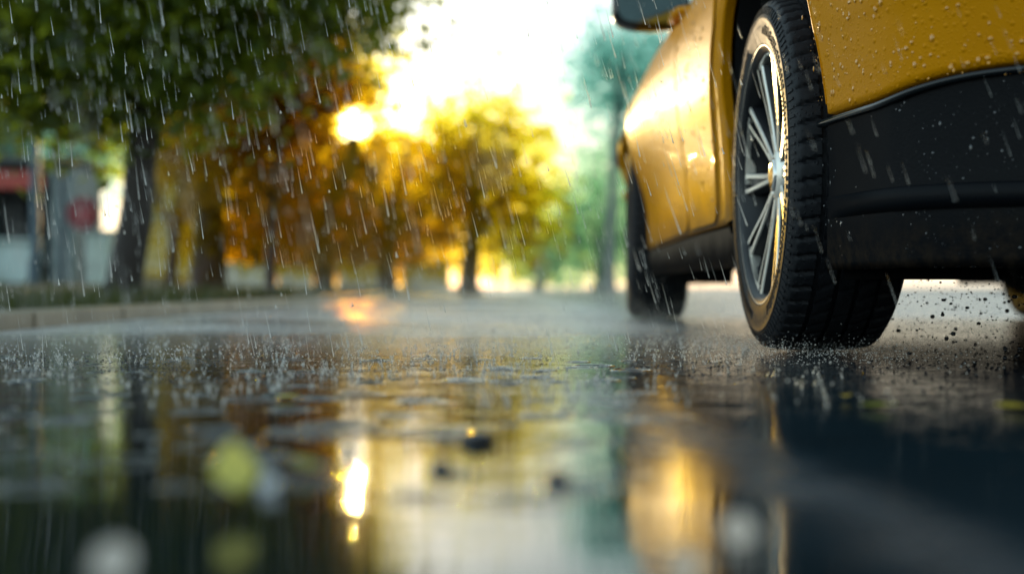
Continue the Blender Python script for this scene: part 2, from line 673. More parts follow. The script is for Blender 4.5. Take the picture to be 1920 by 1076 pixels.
def setting():
    # ground to the horizon (roadside earth) and the asphalt laid on it
    mb = MB()
    mb.add([(-900, -300, -0.012), (900, -300, -0.012), (900, 1500, -0.012), (-900, 1500, -0.012)], [(0, 1, 2, 3)])
    g = mb.build('ground', simple('damp_earth', (0.06, 0.065, 0.055), 0.5, scale=0.4))
    tag(g, kind='structure')
    mb = MB()
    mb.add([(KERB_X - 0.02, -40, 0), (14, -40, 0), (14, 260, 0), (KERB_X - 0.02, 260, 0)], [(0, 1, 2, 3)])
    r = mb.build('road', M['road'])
    tag(r, kind='structure')
    # low kerb stones: bevelled run along the left side of the road
    mb = MB()
    y = -6.0
    while y < 70:
        L = 0.9
        mb.box((KERB_X - 0.09, y + L / 2, 0.016), (0.17, L - 0.012, 0.066), bev=0.012)
        y += L
    k = mb.build('kerb', simple('pale_kerb_stone', (0.24, 0.20, 0.14), 0.4, scale=3.0, bump=0.003, bscale=50), smooth=False)
    tag(k, kind='structure')
    mb = MB()
    rows = []
    for i in range(40):
        x = KERB_X - 0.175 - (i / 39) ** 1.7 * 24
        rows.append([Vector((x, -6 + j * 1.6, 0.035 + 0.03 * mnoise.noise((x * 0.8, j * 0.5, 0)) + min(0.2, 0.008 * i * (i > 4)))) for j in range(60)])
    mb.grid(rows)
    v = mb.build('verge', simple('dark_soil', (0.03, 0.028, 0.018), 0.7, scale=2.0, bump=0.01, bscale=14))
    tag(v, kind='structure')
    # grass on the verge
    mb = MB()
    for _ in range(9000):
        y = 3.2 + random.random() ** 1.4 * 16
        x = KERB_X - 0.22 - random.random() ** 1.3 * 4.5
        h = random.uniform(0.04, 0.13) * (1.5 if random.random() < 0.12 else 1)
        a = random.uniform(0, 2 * PI)
        w_ = random.uniform(0.004, 0.009)
        lean = Vector((random.gauss(0, .35), random.gauss(0, .35), 1)).normalized() * h
        b = Vector((x, y, 0.03))
        s = Vector((math.cos(a) * w_, math.sin(a) * w_, 0))
        mb.add([b - s, b + s, b + lean], [(0, 1, 2)])
    g = mb.build('verge_grass', mat_leaf('grass_blades', (0.012, 0.03, 0.010), (0.035, 0.06, 0.015), (0.5, 0.5, 0.05), 0.05, (0.14, 0.15, 0.02)), smooth=False)
    tag(g, 'dark short grass on the verge behind the low kerb', 'grass', kind='stuff')


setting()

# ------------------------------------------------------------------- trees


def leaf_crown(clumps, per, size, gap=0.95, flat=0.5, squash=1.0):
    """clumps: list of (centre, spread). Leaves as small folded diamonds; no leaf stands in the gap where the sun shows."""
    mb = MB()
    cam = Vector((0, 0, CAMH))
    cg = math.cos(R(gap))
    for (c, sp) in clumps:
        for _ in range(per):
            p = c + Vector((random.gauss(0, sp), random.gauss(0, sp), random.gauss(0, sp * squash)))
            d = (p - cam).normalized()
            if d.dot(SUN) > cg:
                continue
            if p.z < 0.25:
                continue
            L = size * random.uniform(0.6, 1.35)
            ax = Vector((random.gauss(0, 1), random.gauss(0, 1), random.gauss(0, 1) * flat - 0.25)).normalized()
            up = Vector((random.gauss(0, .6), random.gauss(0, .6), random.gauss(0, 1)))
            sd = ax.cross(up)
            if sd.length < 1e-3:
                continue
            sd.normalize()
            nn = sd.cross(ax)
            w_ = L * random.uniform(0.25, 0.36)
            mid = p + ax * L * 0.45 + nn * L * 0.06
            mb.add([p, mid + sd * w_, p + ax * L, mid - sd * w_], [(0, 1, 2, 3)])
    return mb


def scatter_clumps(blobs, n, depth, spread, rnd=0.25, surf=0.55):
    """blobs: (px, py, rx, ry) of crown masses at depth -> clump centres in the volume"""
    res = []
    tot = sum(b[2] * b[3] for b in blobs)
    for (px, py, rx, ry) in blobs:
        k = max(2, int(n * rx * ry / tot))
        c = at(px, py, depth)
        ex, ez = rx / F * depth, ry / F * depth
        ey = (ex + ez) * 0.5
        for _ in range(k):
            while True:
                q = Vector((random.uniform(-1, 1), random.uniform(-1, 1), random.uniform(-1, 1)))
                if q.length <= 1:
                    break
            if random.random() < surf and q.length > 1e-3:
                q = q.normalized() * random.uniform(0.72, 1.0)
            res.append((c + Vector((q.x * ex, q.y * ey, q.z * ez)), spread * random.uniform(1 - rnd, 1 + rnd)))
    return res


def tree(name, base, path, rads, blobs, depth, nclump, per, leaf, spread, leafmat, bark, label, cat='tree', group=None, limbs=8, surf=0.5, gap=0.82):
    base = Vector(base)
    t = empty(name, base)
    tag(t, label, cat, group)
    clumps = scatter_clumps(blobs, nclump, depth, spread, surf=surf)
    mb = MB()
    pts = [Vector(p) for p in path]
    # finer wavering trunk with root flare
    fine, fr = [], []
    for i in range(len(pts) - 1):
        for k in range(6):
            f = k / 6
            p = pts[i].lerp(pts[i + 1], f)
            r = rads[i] * (1 - f) + rads[i + 1] * f
            w_ = r * 0.25
            fine.append(p + Vector((mnoise.noise(p * 2.1) * w_, mnoise.noise(p * 2.1 + Vector((9, 0, 0))) * w_, 0)))
            fr.append(r)
    fine.append(pts[-1])
    fr.append(rads[-1])
    fr[0] *= 1.5
    fr[1] *= 1.18
    mb.tube(fine, fr, 14)
    # limbs from the upper trunk into the crown masses
    cs = random.sample(clumps, min(limbs, len(clumps)))
    for (c, _s) in cs:
        k = random.randint(int(len(fine) * 0.45), len(fine) - 1)
        a = fine[k]
        m1 = a.lerp(c, 0.45) + Vector((random.gauss(0, .12), random.gauss(0, .12), abs((c - a).length) * 0.12))
        m2 = a.lerp(c, 0.78) + Vector((random.gauss(0, .08), random.gauss(0, .08), abs((c - a).length) * 0.08))
        r0 = fr[k] * 0.5
        mb.tube([a, a.lerp(m1, 0.5) + Vector((0, 0, .03)), m1, m2, c], [r0, r0 * .75, r0 * .5, r0 * .3, r0 * .1], 7)
    tr = mb.build('trunk', bark, t)
    tr.matrix_parent_inverse = Matrix.Translation(-base)
    lc = leaf_crown(clumps, per, leaf, gap)
    cr = lc.build('crown', leafmat, t, smooth=False)
    cr.matrix_parent_inverse = Matrix.Translation(-base)
    return t


bark_dark = mat_bark('dark_wet_bark', (0.035, 0.022, 0.016))
bark_warm = mat_bark('brown_wet_bark', (0.12, 0.060, 0.036))
bark_grey = mat_bark('misty_grey_bark', (0.34, 0.37, 0.35))  # bark colour lightened to imitate mist in front of it

leaf_dark = mat_leaf('leaf_deep_green', (0.018, 0.048, 0.016), (0.060, 0.105, 0.022), (1.0, 0.76, 0.20), 0.0, (0.52, 0.56, 0.04), 0.5)
leaf_amber = mat_leaf('leaf_backlit_amber', (0.10, 0.068, 0.014), (0.18, 0.125, 0.022), (1.0, 0.81, 0.27), 0.82, (0.86, 0.52, 0.035), 0.55)  # colour and see-through raised here and below to imitate glowing haze
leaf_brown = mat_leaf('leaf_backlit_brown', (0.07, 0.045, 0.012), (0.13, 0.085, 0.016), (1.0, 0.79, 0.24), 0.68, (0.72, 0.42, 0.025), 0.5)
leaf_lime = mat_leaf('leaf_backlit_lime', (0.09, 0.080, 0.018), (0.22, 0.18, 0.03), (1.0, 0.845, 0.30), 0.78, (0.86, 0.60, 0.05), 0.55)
leaf_teal = mat_leaf('leaf_misty_teal', (0.20, 0.25, 0.24), (0.30, 0.37, 0.35), (0.94, 0.98, 0.97), 0.78, (0.48, 0.55, 0.52), 0.45)  # distance haze mixed into this paler leaf colour
leaf_pale = mat_leaf('leaf_misty_pale', (0.38, 0.40, 0.30), (0.54, 0.57, 0.44), (1.0, 0.99, 0.93), 0.80, (0.76, 0.74, 0.56), 0.5)  # likewise paled in its colour for haze

# the big tree by the kerb, upper left
D = 9.0
tree('street_tree', at(232, 558, D), [at(228, 560, D), at(245, 470, D), at(258, 360, D), at(272, 240, D), at(284, 100, D), at(292, -160, D), at(300, -420, D)],
     [.125, .115, .108, .10, .09, .07, .04],
     [(60, 30, 190, 130), (250, 60, 190, 140), (400, 60, 130, 110), (560, 10, 150, 45), (640, -30, 190, 45), (330, -130, 420, 120), (690, -5, 130, 30),
      (130, 140, 130, 70), (330, 130, 110, 50), (10, 110, 80, 80)],
     D, 430, 38, .11, .19, leaf_dark, bark_dark, 'big dark street tree leaning right behind the kerb, its crown filling the upper left', limbs=16)

D = 11.5
tree('street_tree', at(508, 556, D), [at(508, 558, D), at(506, 500, D), at(510, 400, D), at(520, 260, D), at(540, 100, D)],
     [.05, .045, .04, .035, .02],
     [(520, 90, 110, 80), (620, 120, 70, 65), (670, 165, 55, 40), (560, 190, 95, 70), (470, 170, 90, 90), (440, 60, 80, 70), (480, 280, 110, 70)],
     D, 230, 32, .135, .20, leaf_brown, bark_warm, 'tall amber brown tree whose crown hangs left of the sun under the dark branches', limbs=10)

D = 15.5
tree('street_tree', at(318, 553, D), [at(318, 555, D), at(322, 500, D), at(330, 400, D), at(350, 280, D)],
     [.07, .065, .06, .03],
     [(350, 250, 90, 70), (440, 220, 80, 60), (300, 200, 70, 60), (420, 300, 80, 50), (210, 230, 70, 50)],
     D, 130, 30, .17, .24, leaf_lime, bark_warm, 'yellow green tree with a thin trunk between the two thick dark trunks at the left', limbs=8)

D = 13.5
tree('street_tree', at(390, 556, D), [at(390, 558, D), at(389, 500, D), at(392, 420, D), at(402, 330, D), at(415, 240, D)],
     [.19, .18, .16, .12, .06],
     [(430, 350, 90, 90), (510, 290, 110, 100), (560, 390, 130, 80), (470, 410, 120, 60), (600, 330, 80, 60), (560, 215, 70, 60)],
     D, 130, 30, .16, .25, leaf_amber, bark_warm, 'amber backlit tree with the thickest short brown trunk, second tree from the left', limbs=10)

D = 17.0
tree('street_tree', at(610, 553, D), [at(612, 555, D), at(608, 500, D), at(604, 440, D), at(618, 380, D), at(650, 330, D), at(662, 290, D), at(663, 262, D)],  # topmost leader limb added to block the sun's glint on the puddle
     [.13, .12, .11, .105, .10, .095, .08],
     [(620, 380, 100, 80), (690, 330, 80, 70), (662, 300, 55, 36), (664, 296, 40, 24), (658, 305, 40, 24), (662, 278, 22, 10), (660, 280, 22, 10), (664, 277, 22, 10), (662, 283, 24, 10), (661, 276, 20, 9), (700, 420, 100, 60), (560, 430, 80, 60), (640, 450, 110, 40)],  # small dense clumps under the sun added to shade that glint
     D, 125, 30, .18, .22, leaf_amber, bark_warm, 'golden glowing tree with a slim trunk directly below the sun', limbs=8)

D = 20.0
tree('street_tree', at(728, 551, D), [at(728, 552, D), at(724, 500, D), at(730, 430, D), at(748, 350, D)],
     [.15, .14, .12, .05],
     [(770, 290, 55, 62), (760, 380, 100, 80), (820, 350, 70, 80), (700, 440, 70, 50), (800, 440, 90, 50)],
     D, 95, 28, .21, .30, leaf_amber, bark_warm, 'orange brown tree just right of the sun, left neighbour of the round tree', limbs=8)

D = 22.0
tree('round_tree', at(878, 550, D), [at(878, 551, D), at(880, 500, D), at(886, 430, D), at(895, 350, D)],
     [.17, .15, .12, .05],
     [(905, 275, 85, 75), (860, 300, 60, 75), (960, 320, 60, 85), (900, 390, 110, 80), (980, 420, 45, 70), (880, 460, 110, 45)],
     D, 180, 30, .22, .32, leaf_lime, bark_warm, 'round yellow green tree standing alone in the middle against the white sky', limbs=9)

D = 34.0
tree('tall_tree', at(1142, 545, D), [at(1142, 546, D), at(1146, 420, D), at(1152, 250, D), at(1165, 110, D)],
     [.13, .11, .09, .04],
     [(1150, 85, 85, 45), (1095, 150, 45, 28), (1190, 160, 80, 60), (1120, 215, 45, 24), (1200, 250, 60, 40), (1260, 110, 80, 90)],
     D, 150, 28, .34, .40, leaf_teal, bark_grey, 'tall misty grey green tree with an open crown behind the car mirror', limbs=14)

D = 44.0
tree('bushy_tree', at(1130, 543, D), [at(1130, 544, D), at(1128, 500, D), at(1126, 440, D)],
     [.25, .2, .1],
     [(1120, 390, 80, 90), (1060, 450, 60, 75), (1180, 430, 80, 100), (1100, 485, 110, 50), (1150, 330, 70, 60)],
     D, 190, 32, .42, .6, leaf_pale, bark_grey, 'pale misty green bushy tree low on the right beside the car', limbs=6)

# trees filling the back row
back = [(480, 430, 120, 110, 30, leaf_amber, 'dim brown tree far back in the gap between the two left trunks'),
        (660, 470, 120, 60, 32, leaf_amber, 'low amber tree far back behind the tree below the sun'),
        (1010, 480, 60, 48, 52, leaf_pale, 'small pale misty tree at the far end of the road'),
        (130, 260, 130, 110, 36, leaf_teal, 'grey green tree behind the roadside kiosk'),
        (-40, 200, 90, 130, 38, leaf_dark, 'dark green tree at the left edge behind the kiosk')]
for (px, py, rx, ry, D, lm, lab) in back:
    tree('far_tree', at(px, 545, D), [at(px, 545, D), at(px + 3, 500, D), at(px, py, D)], [.2, .17, .08],
         [(px, py, rx, ry * .8), (px - rx * .5, py + ry * .3, rx * .6, ry * .5), (px + rx * .5, py + ry * .25, rx * .6, ry * .55)],
         D, 90, 32, .34, .5, lm, bark_warm, lab, group='far trees behind the street trees', limbs=6)



leaf_yellow = mat_leaf('leaf_bright_yellow', (0.45, 0.36, 0.02), (0.75, 0.60, 0.05), (0.9, 0.8, 0.2), 0.05, (0.8, 0.68, 0.06), 0.5)
for (px, lab) in ((1872, 'low yellow shrub seen far off under the car'), (1940, 'low yellow shrub seen under the car at the right edge of the photo')):
    D = 26.0
    tree('yellow_shrub', at(px, 549, D), [at(px, 550, D), at(px, 546, D), at(px + 2, 538, D)], [.03, .025, .01],
         [(px, 541, 26, 10), (px + 10, 535, 16, 7)], D, 14, 26, .09, .06, leaf_yellow, bark_warm, lab, cat='shrub', limbs=5)

# --------------------------------------------------- kiosk, signs, walls, posts


def kiosk():
    D = 27.0
    s = D / F
    o = at(45, 545, D)
    t = empty('kiosk', (o.x, o.y, 0.05))
    tag(t, 'small roadside kiosk with a red fascia band and pale counter front at the left edge', 'kiosk')
    wall = simple('kiosk_pale_wall', (0.62, 0.76, 0.74), 0.6, scale=1.2)
    dark = simple('kiosk_dark_inside', (0.02, 0.022, 0.024), 0.7)
    W = 2.0
    h = 2.45

    def part(name, boxes, m, bev=0.01):
        mb = MB()
        for (c, sz) in boxes:
            mb.box(c, sz, bev=bev)
        return mb.build(name, m, t, smooth=False)
    part('wall', [((-W / 2 + .06, .9, h / 2), (.12, 1.8, h)), ((W / 2 - .06, .9, h / 2), (.12, 1.8, h)), ((0, 1.74, h / 2), (W - .25, .12, h)), ((0.7, .06, 1.2), (.34, .12, 2.38))], simple('kiosk_grey_wall', (0.22, 0.27, 0.27), .6))
    part('counter', [((-.32, .08, .5), (1.30, .14, .96)), ((-.32, .02, 1.0), (1.36, .32, .05))], wall)
    part('interior', [((0, 1.3, 1.2), (W - .3, .5, 2.2))], dark)
    part('fascia', [((-.25, -.06, 2.18), (1.35, .10, .36))], simple('fascia_red', (0.50, 0.07, 0.05), .4))
    part('roof', [((0, .85, 2.56), (W + .25, 2.2, .12))], simple('kiosk_roof', (0.10, 0.11, 0.11), .6))
    pm = simple('kiosk_post', (0.03, 0.05, 0.08), .5)
    part('post', [((-.92, -.5, 1.2), (.07, .07, 2.4))], pm, .006)
    part('post', [((.92, -.5, 1.2), (.07, .07, 2.4))], pm, .006)


kiosk()


def lamp_post():
    D = 14.0
    b = at(66, 552, D)
    t = empty('lamp_post', b)
    tag(t, 'slim dark blue grey post rising past the kiosk into the dark crown', 'post')
    m = simple('post_blue_grey', (0.06, 0.10, 0.13), .4)
    mb = MB()
    mb.tube([(0, 0, -.05), (0, 0, .35), (0, 0, .36), (0, 0, 1.8), (0, 0, 3.9)], [.075, .075, .05, .045, .035], 12)
    mb.build('pole', m, t)
    mb = MB()
    mb.tube([(0, 0, 3.85), (.06, 0, 4.1), (.3, 0, 4.25), (.62, 0, 4.27)], [.03, .028, .026, .024], 8)
    mb.box((.78, 0, 4.25), (.36, .14, .07), bev=.03)
    mb.build('lamp_arm', m, t)


lamp_post()


def red_sign():
    D = 19.0
    b = at(158, 551, D)
    t = empty('road_sign', b)
    tag(t, 'dark red rounded sign on a thin post between the kiosk and the big trunk', 'sign')
    hz = at(158, 402, D).z - b.z
    mb = MB()
    mb.tube([(0, 0, -.05), (0, 0, hz + .2)], [.03, .03], 8)
    mb.build('post', simple('sign_post_grey', (0.2, 0.21, 0.22), .4, metal=.6), t)
    mb = MB()
    n = 8
    r = .245
    for y0, y1 in ((-.055, -.035),):
        a = [Vector((r * math.cos(2 * PI * (k + .5) / n), y0, hz + r * math.sin(2 * PI * (k + .5) / n))) for k in range(n)]
        c = [Vector((p.x, y1, p.z)) for p in a]
        mb.add(a + c, [tuple(range(n)), tuple(range(n, 2 * n))[::-1]] + [(k, (k + 1) % n, n + (k + 1) % n, n + k) for k in range(n)])
    mb.build('sign_plate', simple('sign_dark_red', (0.24, 0.035, 0.045), .4), t, smooth=False)
    mb = MB()
    mb.box((.02, -.062, hz - .03), (.22, .01, .13), bev=.003)
    mb.build('sign_panel', simple('sign_bright_red', (0.38, 0.015, 0.03), .4), t, smooth=False)


red_sign()


def cabinet():
    D = 17.0
    b = at(190, 552, D)
    t = empty('utility_cabinet', b)
    tag(t, 'white waist high utility cabinet just left of the big trunk', 'cabinet')
    mb = MB()
    mb.box((0, 0, .37), (.30, .28, .72), bev=.012)
    mb.build('housing', simple('cabinet_white', (0.62, 0.74, 0.72), .45), t, smooth=False)
    mb = MB()
    mb.box((0, -.145, .38), (.25, .012, .60), bev=.004)
    mb.build('door', simple('cabinet_door_white', (0.66, 0.78, 0.75), .4), t, smooth=False)
    mb = MB()
    mb.box((0, 0, .76), (.34, .32, .05), bev=.012)
    mb.build('lid', simple('cabinet_lid', (0.35, 0.42, 0.42), .5), t, smooth=False)


cabinet()


def house():
    D = 40.0
    s = D / F
    x0, x1 = at(262, 0, D).x, at(352, 0, D).x
    w_ = x1 - x0
    t = empty('house', ((x0 + x1) / 2, D, .05))
    tag(t, 'cream plastered house wall seen between the two left trunks', 'house')
    h = (at(0, 335, D).z)
    pl = simple('cream_plaster', (0.80, 0.62, 0.30), .7, scale=.8, var=.12)
    mb = MB()
    mb.box((0, 2.0, h / 2), (w_, 4.0, h))
    mb.build('wall', pl, t, smooth=False)
    mb = MB()
    e = .3
    a = [(-w_ / 2 - e, -e, h), (w_ / 2 + e, -e, h), (w_ / 2 + e, 4 + e, h), (-w_ / 2 - e, 4 + e, h), (-w_ / 2 - e, 2, h + 1.1), (w_ / 2 + e, 2, h + 1.1)]
    mb.add(a, [(0, 1, 5, 4), (2, 3, 4, 5), (0, 4, 3), (1, 2, 5), (3, 2, 1, 0)])
    mb.build('roof', simple('brown_roof', (0.10, 0.06, 0.035), .7), t, smooth=False)
    for (x, z) in ((-.35, 2.2), (.4, 2.2)):
        mb = MB()
        mb.box((x, -.01, z), (.34, .06, .8), bev=.005)
        mb.build('window', simple('house_window', (0.55, 0.45, 0.22), .2), t, smooth=False)
    # low step
    mb = MB()
    mb.box((0, -.3, .2), (w_ * .8, .5, .4), bev=.02)
    mb.build('step', simple('house_step', (0.3, 0.24, 0.14), .7), t, smooth=False)


house()


def low_wall(px0, px1, ptop, D, col, label, nm):
    a, b = at(px0, ptop, D), at(px1, ptop, D)
    t = empty('garden_wall', ((a.x + b.x) / 2, D, .03))
    tag(t, label, 'wall')
    L = b.x - a.x
    h = a.z - .03
    mb = MB()
    mb.box((0, 0, h / 2), (L - .3, .18, h))
    mb.build('wall_panel', simple(nm, col, .6, scale=1.5), t, smooth=False)
    for sx in (-1, 1):
        mb = MB()
        mb.box((sx * (L / 2 - .08), 0, h * .58), (.26, .26, h * 1.16), bev=.01)
        mb.box((sx * (L / 2 - .08), 0, h * 1.19), (.32, .32, .07), bev=.01)
        mb.build('pillar', simple(nm + '_pillar', tuple(x * .9 for x in col), .6), t, smooth=False)
    mb = MB()
    mb.box((0, 0, h + .03), (L - .36, .24, .06), bev=.008)
    mb.build('coping', simple(nm + '_coping', tuple(x * .8 for x in col), .6), t, smooth=False)


low_wall(432, 512, 505, 25, (0.82, 0.74, 0.58), 'short white garden wall right of the thick brown trunk', 'white_render')
low_wall(528, 580, 508, 27, (0.80, 0.70, 0.52), 'narrow white garden wall left of the slim trunk below the sun', 'cream_render')
low_wall(640, 705, 503, 29, (0.74, 0.60, 0.42), 'beige garden wall between the two slim middle trunks', 'beige_render')
low_wall(760, 838, 500, 31, (0.72, 0.58, 0.40), 'beige garden wall left of the round tree trunk', 'sand_render')

# --------------------------------------------------------------------- car
CAR_X, CAR_Y = 1.28, 2.54
WB = 2.60
RW = 0.325
RA = 0.366           # wheel arch opening
RB = RA + .030       # outer edge of its lip


def interp(x, tab):
    if x <= tab[0][0]:
        return tab[0][1]
    for (a, va), (b, vb) in zip(tab, tab[1:]):
        if x <= b:
            f = (x - a) / (b - a)
            return va + (vb - va) * f
    return tab[-1][1]


def smooth_interp(x, tab):
    # monotone-ish cubic (Catmull-Rom) through the table
    if x <= tab[0][0]:
        return tab[0][1]
    if x >= tab[-1][0]:
        return tab[-1][1]
    for i in range(len(tab) - 1):
        if x <= tab[i + 1][0]:
            (x0, y0), (x1, y1) = tab[i], tab[i + 1]
            f = (x - x0) / (x1 - x0)
            m0 = (tab[i + 1][1] - tab[i - 1][1]) / (tab[i + 1][0] - tab[i - 1][0]) if i > 0 else (y1 - y0) / (x1 - x0)
            m1 = (tab[i + 2][1] - tab[i][1]) / (tab[i + 2][0] - tab[i][0]) if i + 2 < len(tab) else (y1 - y0) / (x1 - x0)
            h = x1 - x0
            return ((2 * f ** 3 - 3 * f * f + 1) * y0 + (f ** 3 - 2 * f * f + f) * h * m0 + (-2 * f ** 3 + 3 * f * f) * y1 + (f ** 3 - f * f) * h * m1)


def sstep(x, a, b):
    f = max(0, min(1, (x - a) / (b - a)))
    return f * f * (3 - 2 * f)


PLAN = [(0, -.80), (.20, -.797), (.38, -.787), (.54, -.765), (.66, -.722), (.735, -.66), (.776, -.58), (.800, -.46), (.815, -.34), (.830, -.2), (.842, 0),
        (.850, .4), (.857, 1.2), (.870, 2.0), (.880, 2.5), (.870, 2.8), (.82, 3.1), (.71, 3.3), (.5, 3.41), (.25, 3.45), (0, 3.46)]
HW = [(y, w) for (w, y) in PLAN if -.70 < y < 3.2]
INSET = [(.10, .055), (.16, .040), (.22, .032), (.30, .030), (.38, .026), (.45, .019), (.55, .007), (.62, .002), (.70, 0.0), (.76, .006), (.83, .034), (.90, .075), (.95, .112)]
SIDE_Y0, SIDE_Y1 = -.60, 3.0


def hw_side(y):
    return smooth_interp(y, HW)


def ztop(y):
    return interp(y, [(-.8, .93), (1.8, .95), (2.3, .91), (2.9, .84), (3.3, .76), (3.46, .70)])


def zseam(y):
    if y < 1.3:
        return .385 + .012 * max(0, -y - .5) - .135 * sstep(y, -.2, .2) + (.03 * sstep(y, -.55, -.8))
    return .25 + .06 * sstep(y, 2.4, 2.8)


def zbot(y):
    return .145 + .012 * sstep(y, -.2, .3) + .03 * sstep(y, 2.8, 3.3)


def inset(z, y):
    zz = z / ztop(y) * .95 if z > .55 * ztop(y) else z
    if y > 1.8 and z > .5:
        zz = z + (.95 - ztop(y)) * sstep(z, .5, ztop(y))
    return smooth_interp(zz, INSET) + .040 * sstep(y, .8, 2.1) * sstep(zz, .66, .36)


def resample_plan(step):
    # smooth param curve of the plan, from the rear centre to the front centre
    P = [Vector((w, y)) for (w, y) in PLAN]
    fine = []
    for i in range(len(P) - 1):
        p0 = P[i - 1] if i > 0 else Vector((-P[1].x, P[1].y))
        p1, p2 = P[i], P[i + 1]
        p3 = P[i + 2] if i + 2 < len(P) else Vector((-P[-2].x, P[-2].y))
        for k in range(40):
            t = k / 40
            fine.append(.5 * ((2 * p1) + (p2 - p0) * t + (2 * p0 - 5 * p1 + 4 * p2 - p3) * t * t + (3 * p1 - p0 - 3 * p2 + p3) * t ** 3))
    fine.append(P[-1])
    out = [fine[0]]
    acc = 0
    for a, b in zip(fine, fine[1:]):
        acc += (b - a).length
        if acc >= step:
            out.append(b)
            acc = 0
    if (out[-1] - fine[-1]).length > 1e-4:
        out.append(fine[-1])
    out[-1] = fine[-1]
    return out


PL = resample_plan(.014)
PN = []
for i in range(len(PL)):
    a, b = PL[max(0, i - 1)], PL[min(len(PL) - 1, i + 1)]
    d = (b - a).normalized()
    nrm = Vector((-d.y, d.x))  # inward candidate
    if i in (0,):
        nrm = Vector((0, 1))
    if i == len(PL) - 1:
        nrm = Vector((0, -1))
    if nrm.dot(Vector((.3, 1.3)) - PL[i]) < 0:
        nrm = -nrm
    PN.append(nrm)

HUBS = ((0.0, RW), (WB, RW))


def rho(th):
    """wheel arch opening: upright sides, tall crown"""
    c_, s_ = abs(math.cos(th)), math.sin(th)
    if s_ <= 0:
        return RA
    return (( c_ / RA) ** 2.6 + (s_ / .455) ** 2.6) ** (-1 / 2.6)



def in_arch(y, z):
    for (hy, hz) in HUBS:
        r = math.hypot(y - hy, z - hz)
        if z > .05 and r < rho(math.atan2(z - hz, y - hy)) + .03:
            return hy, hz, r
    return None


def lip(r):
    f = max(0, min(1, (r - RA) / .032))
    return .020 * (1 - f) ** 1.3


def side_x(y, z):
    """half width of the body side at (y,z)"""
    return hw_side(y) - inset(z, y)


def body_rows(zlist_fn, nz, s):
    """grid of the flank between two heights, arches cut; s=+1 left (world -x) or -1"""
    rows, dead = [], []
    for k in range(nz + 1):
        row, dr = [], []
        for (p, nn) in zip(PL, PN):
            y0 = p.y
            z = zlist_fn(y0, k / nz)
            ins = inset(z, y0)
            q = p + nn * ins
            x, y = q.x, q.y
            isdead = False
            if p.x > .6 and -.6 < p.y < 3.1:
                a = in_arch(y, z)
                if a:
                    hy, hz, r = a
                    if True:
                        isdead = True
                        if r < 1e-4:
                            r = 1e-4
                        ra_ = rho(math.atan2(z - hz, y - hy))
                        rr_ = ra_ + .03 if z >= zseam(y) - .01 else ra_ + .004
                        if r >= rr_:
                            row.append(Vector((-s * x, y, z)))
                            dr.append(False)
                            continue
                        y = hy + (y - hy) / r * rr_
                        z = hz + (z - hz) / r * rr_
                        if z < .12:
                            z = .12
                    x = hw_side(y) - inset(z, y)
            row.append(Vector((-s * x, y, z)))
            dr.append(isdead)
        rows.append(row)
        dead.append(dr)
    return rows, dead


def add_rows(mb, rows, dead, flip, mi=0):
    n = len(rows[0])
    b = len(mb.v)
    mb.v.extend([tuple(p) for r in rows for p in r])
    for i in range(len(rows) - 1):
        for j in range(n - 1):
            idx = (i * n + j, i * n + j + 1, (i + 1) * n + j + 1, (i + 1) * n + j)
            if all((dead[i][j], dead[i][j + 1], dead[i + 1][j + 1], dead[i + 1][j])):
                continue
            f = tuple(b + q for q in idx)
            mb.f.append(f[::-1] if flip else f)
            mb.mi.append(mi)


car = empty('yellow_car', (CAR_X, CAR_Y, 0))
tag(car, 'wet golden yellow car driving away, seen low from behind its left rear wheel', 'car')


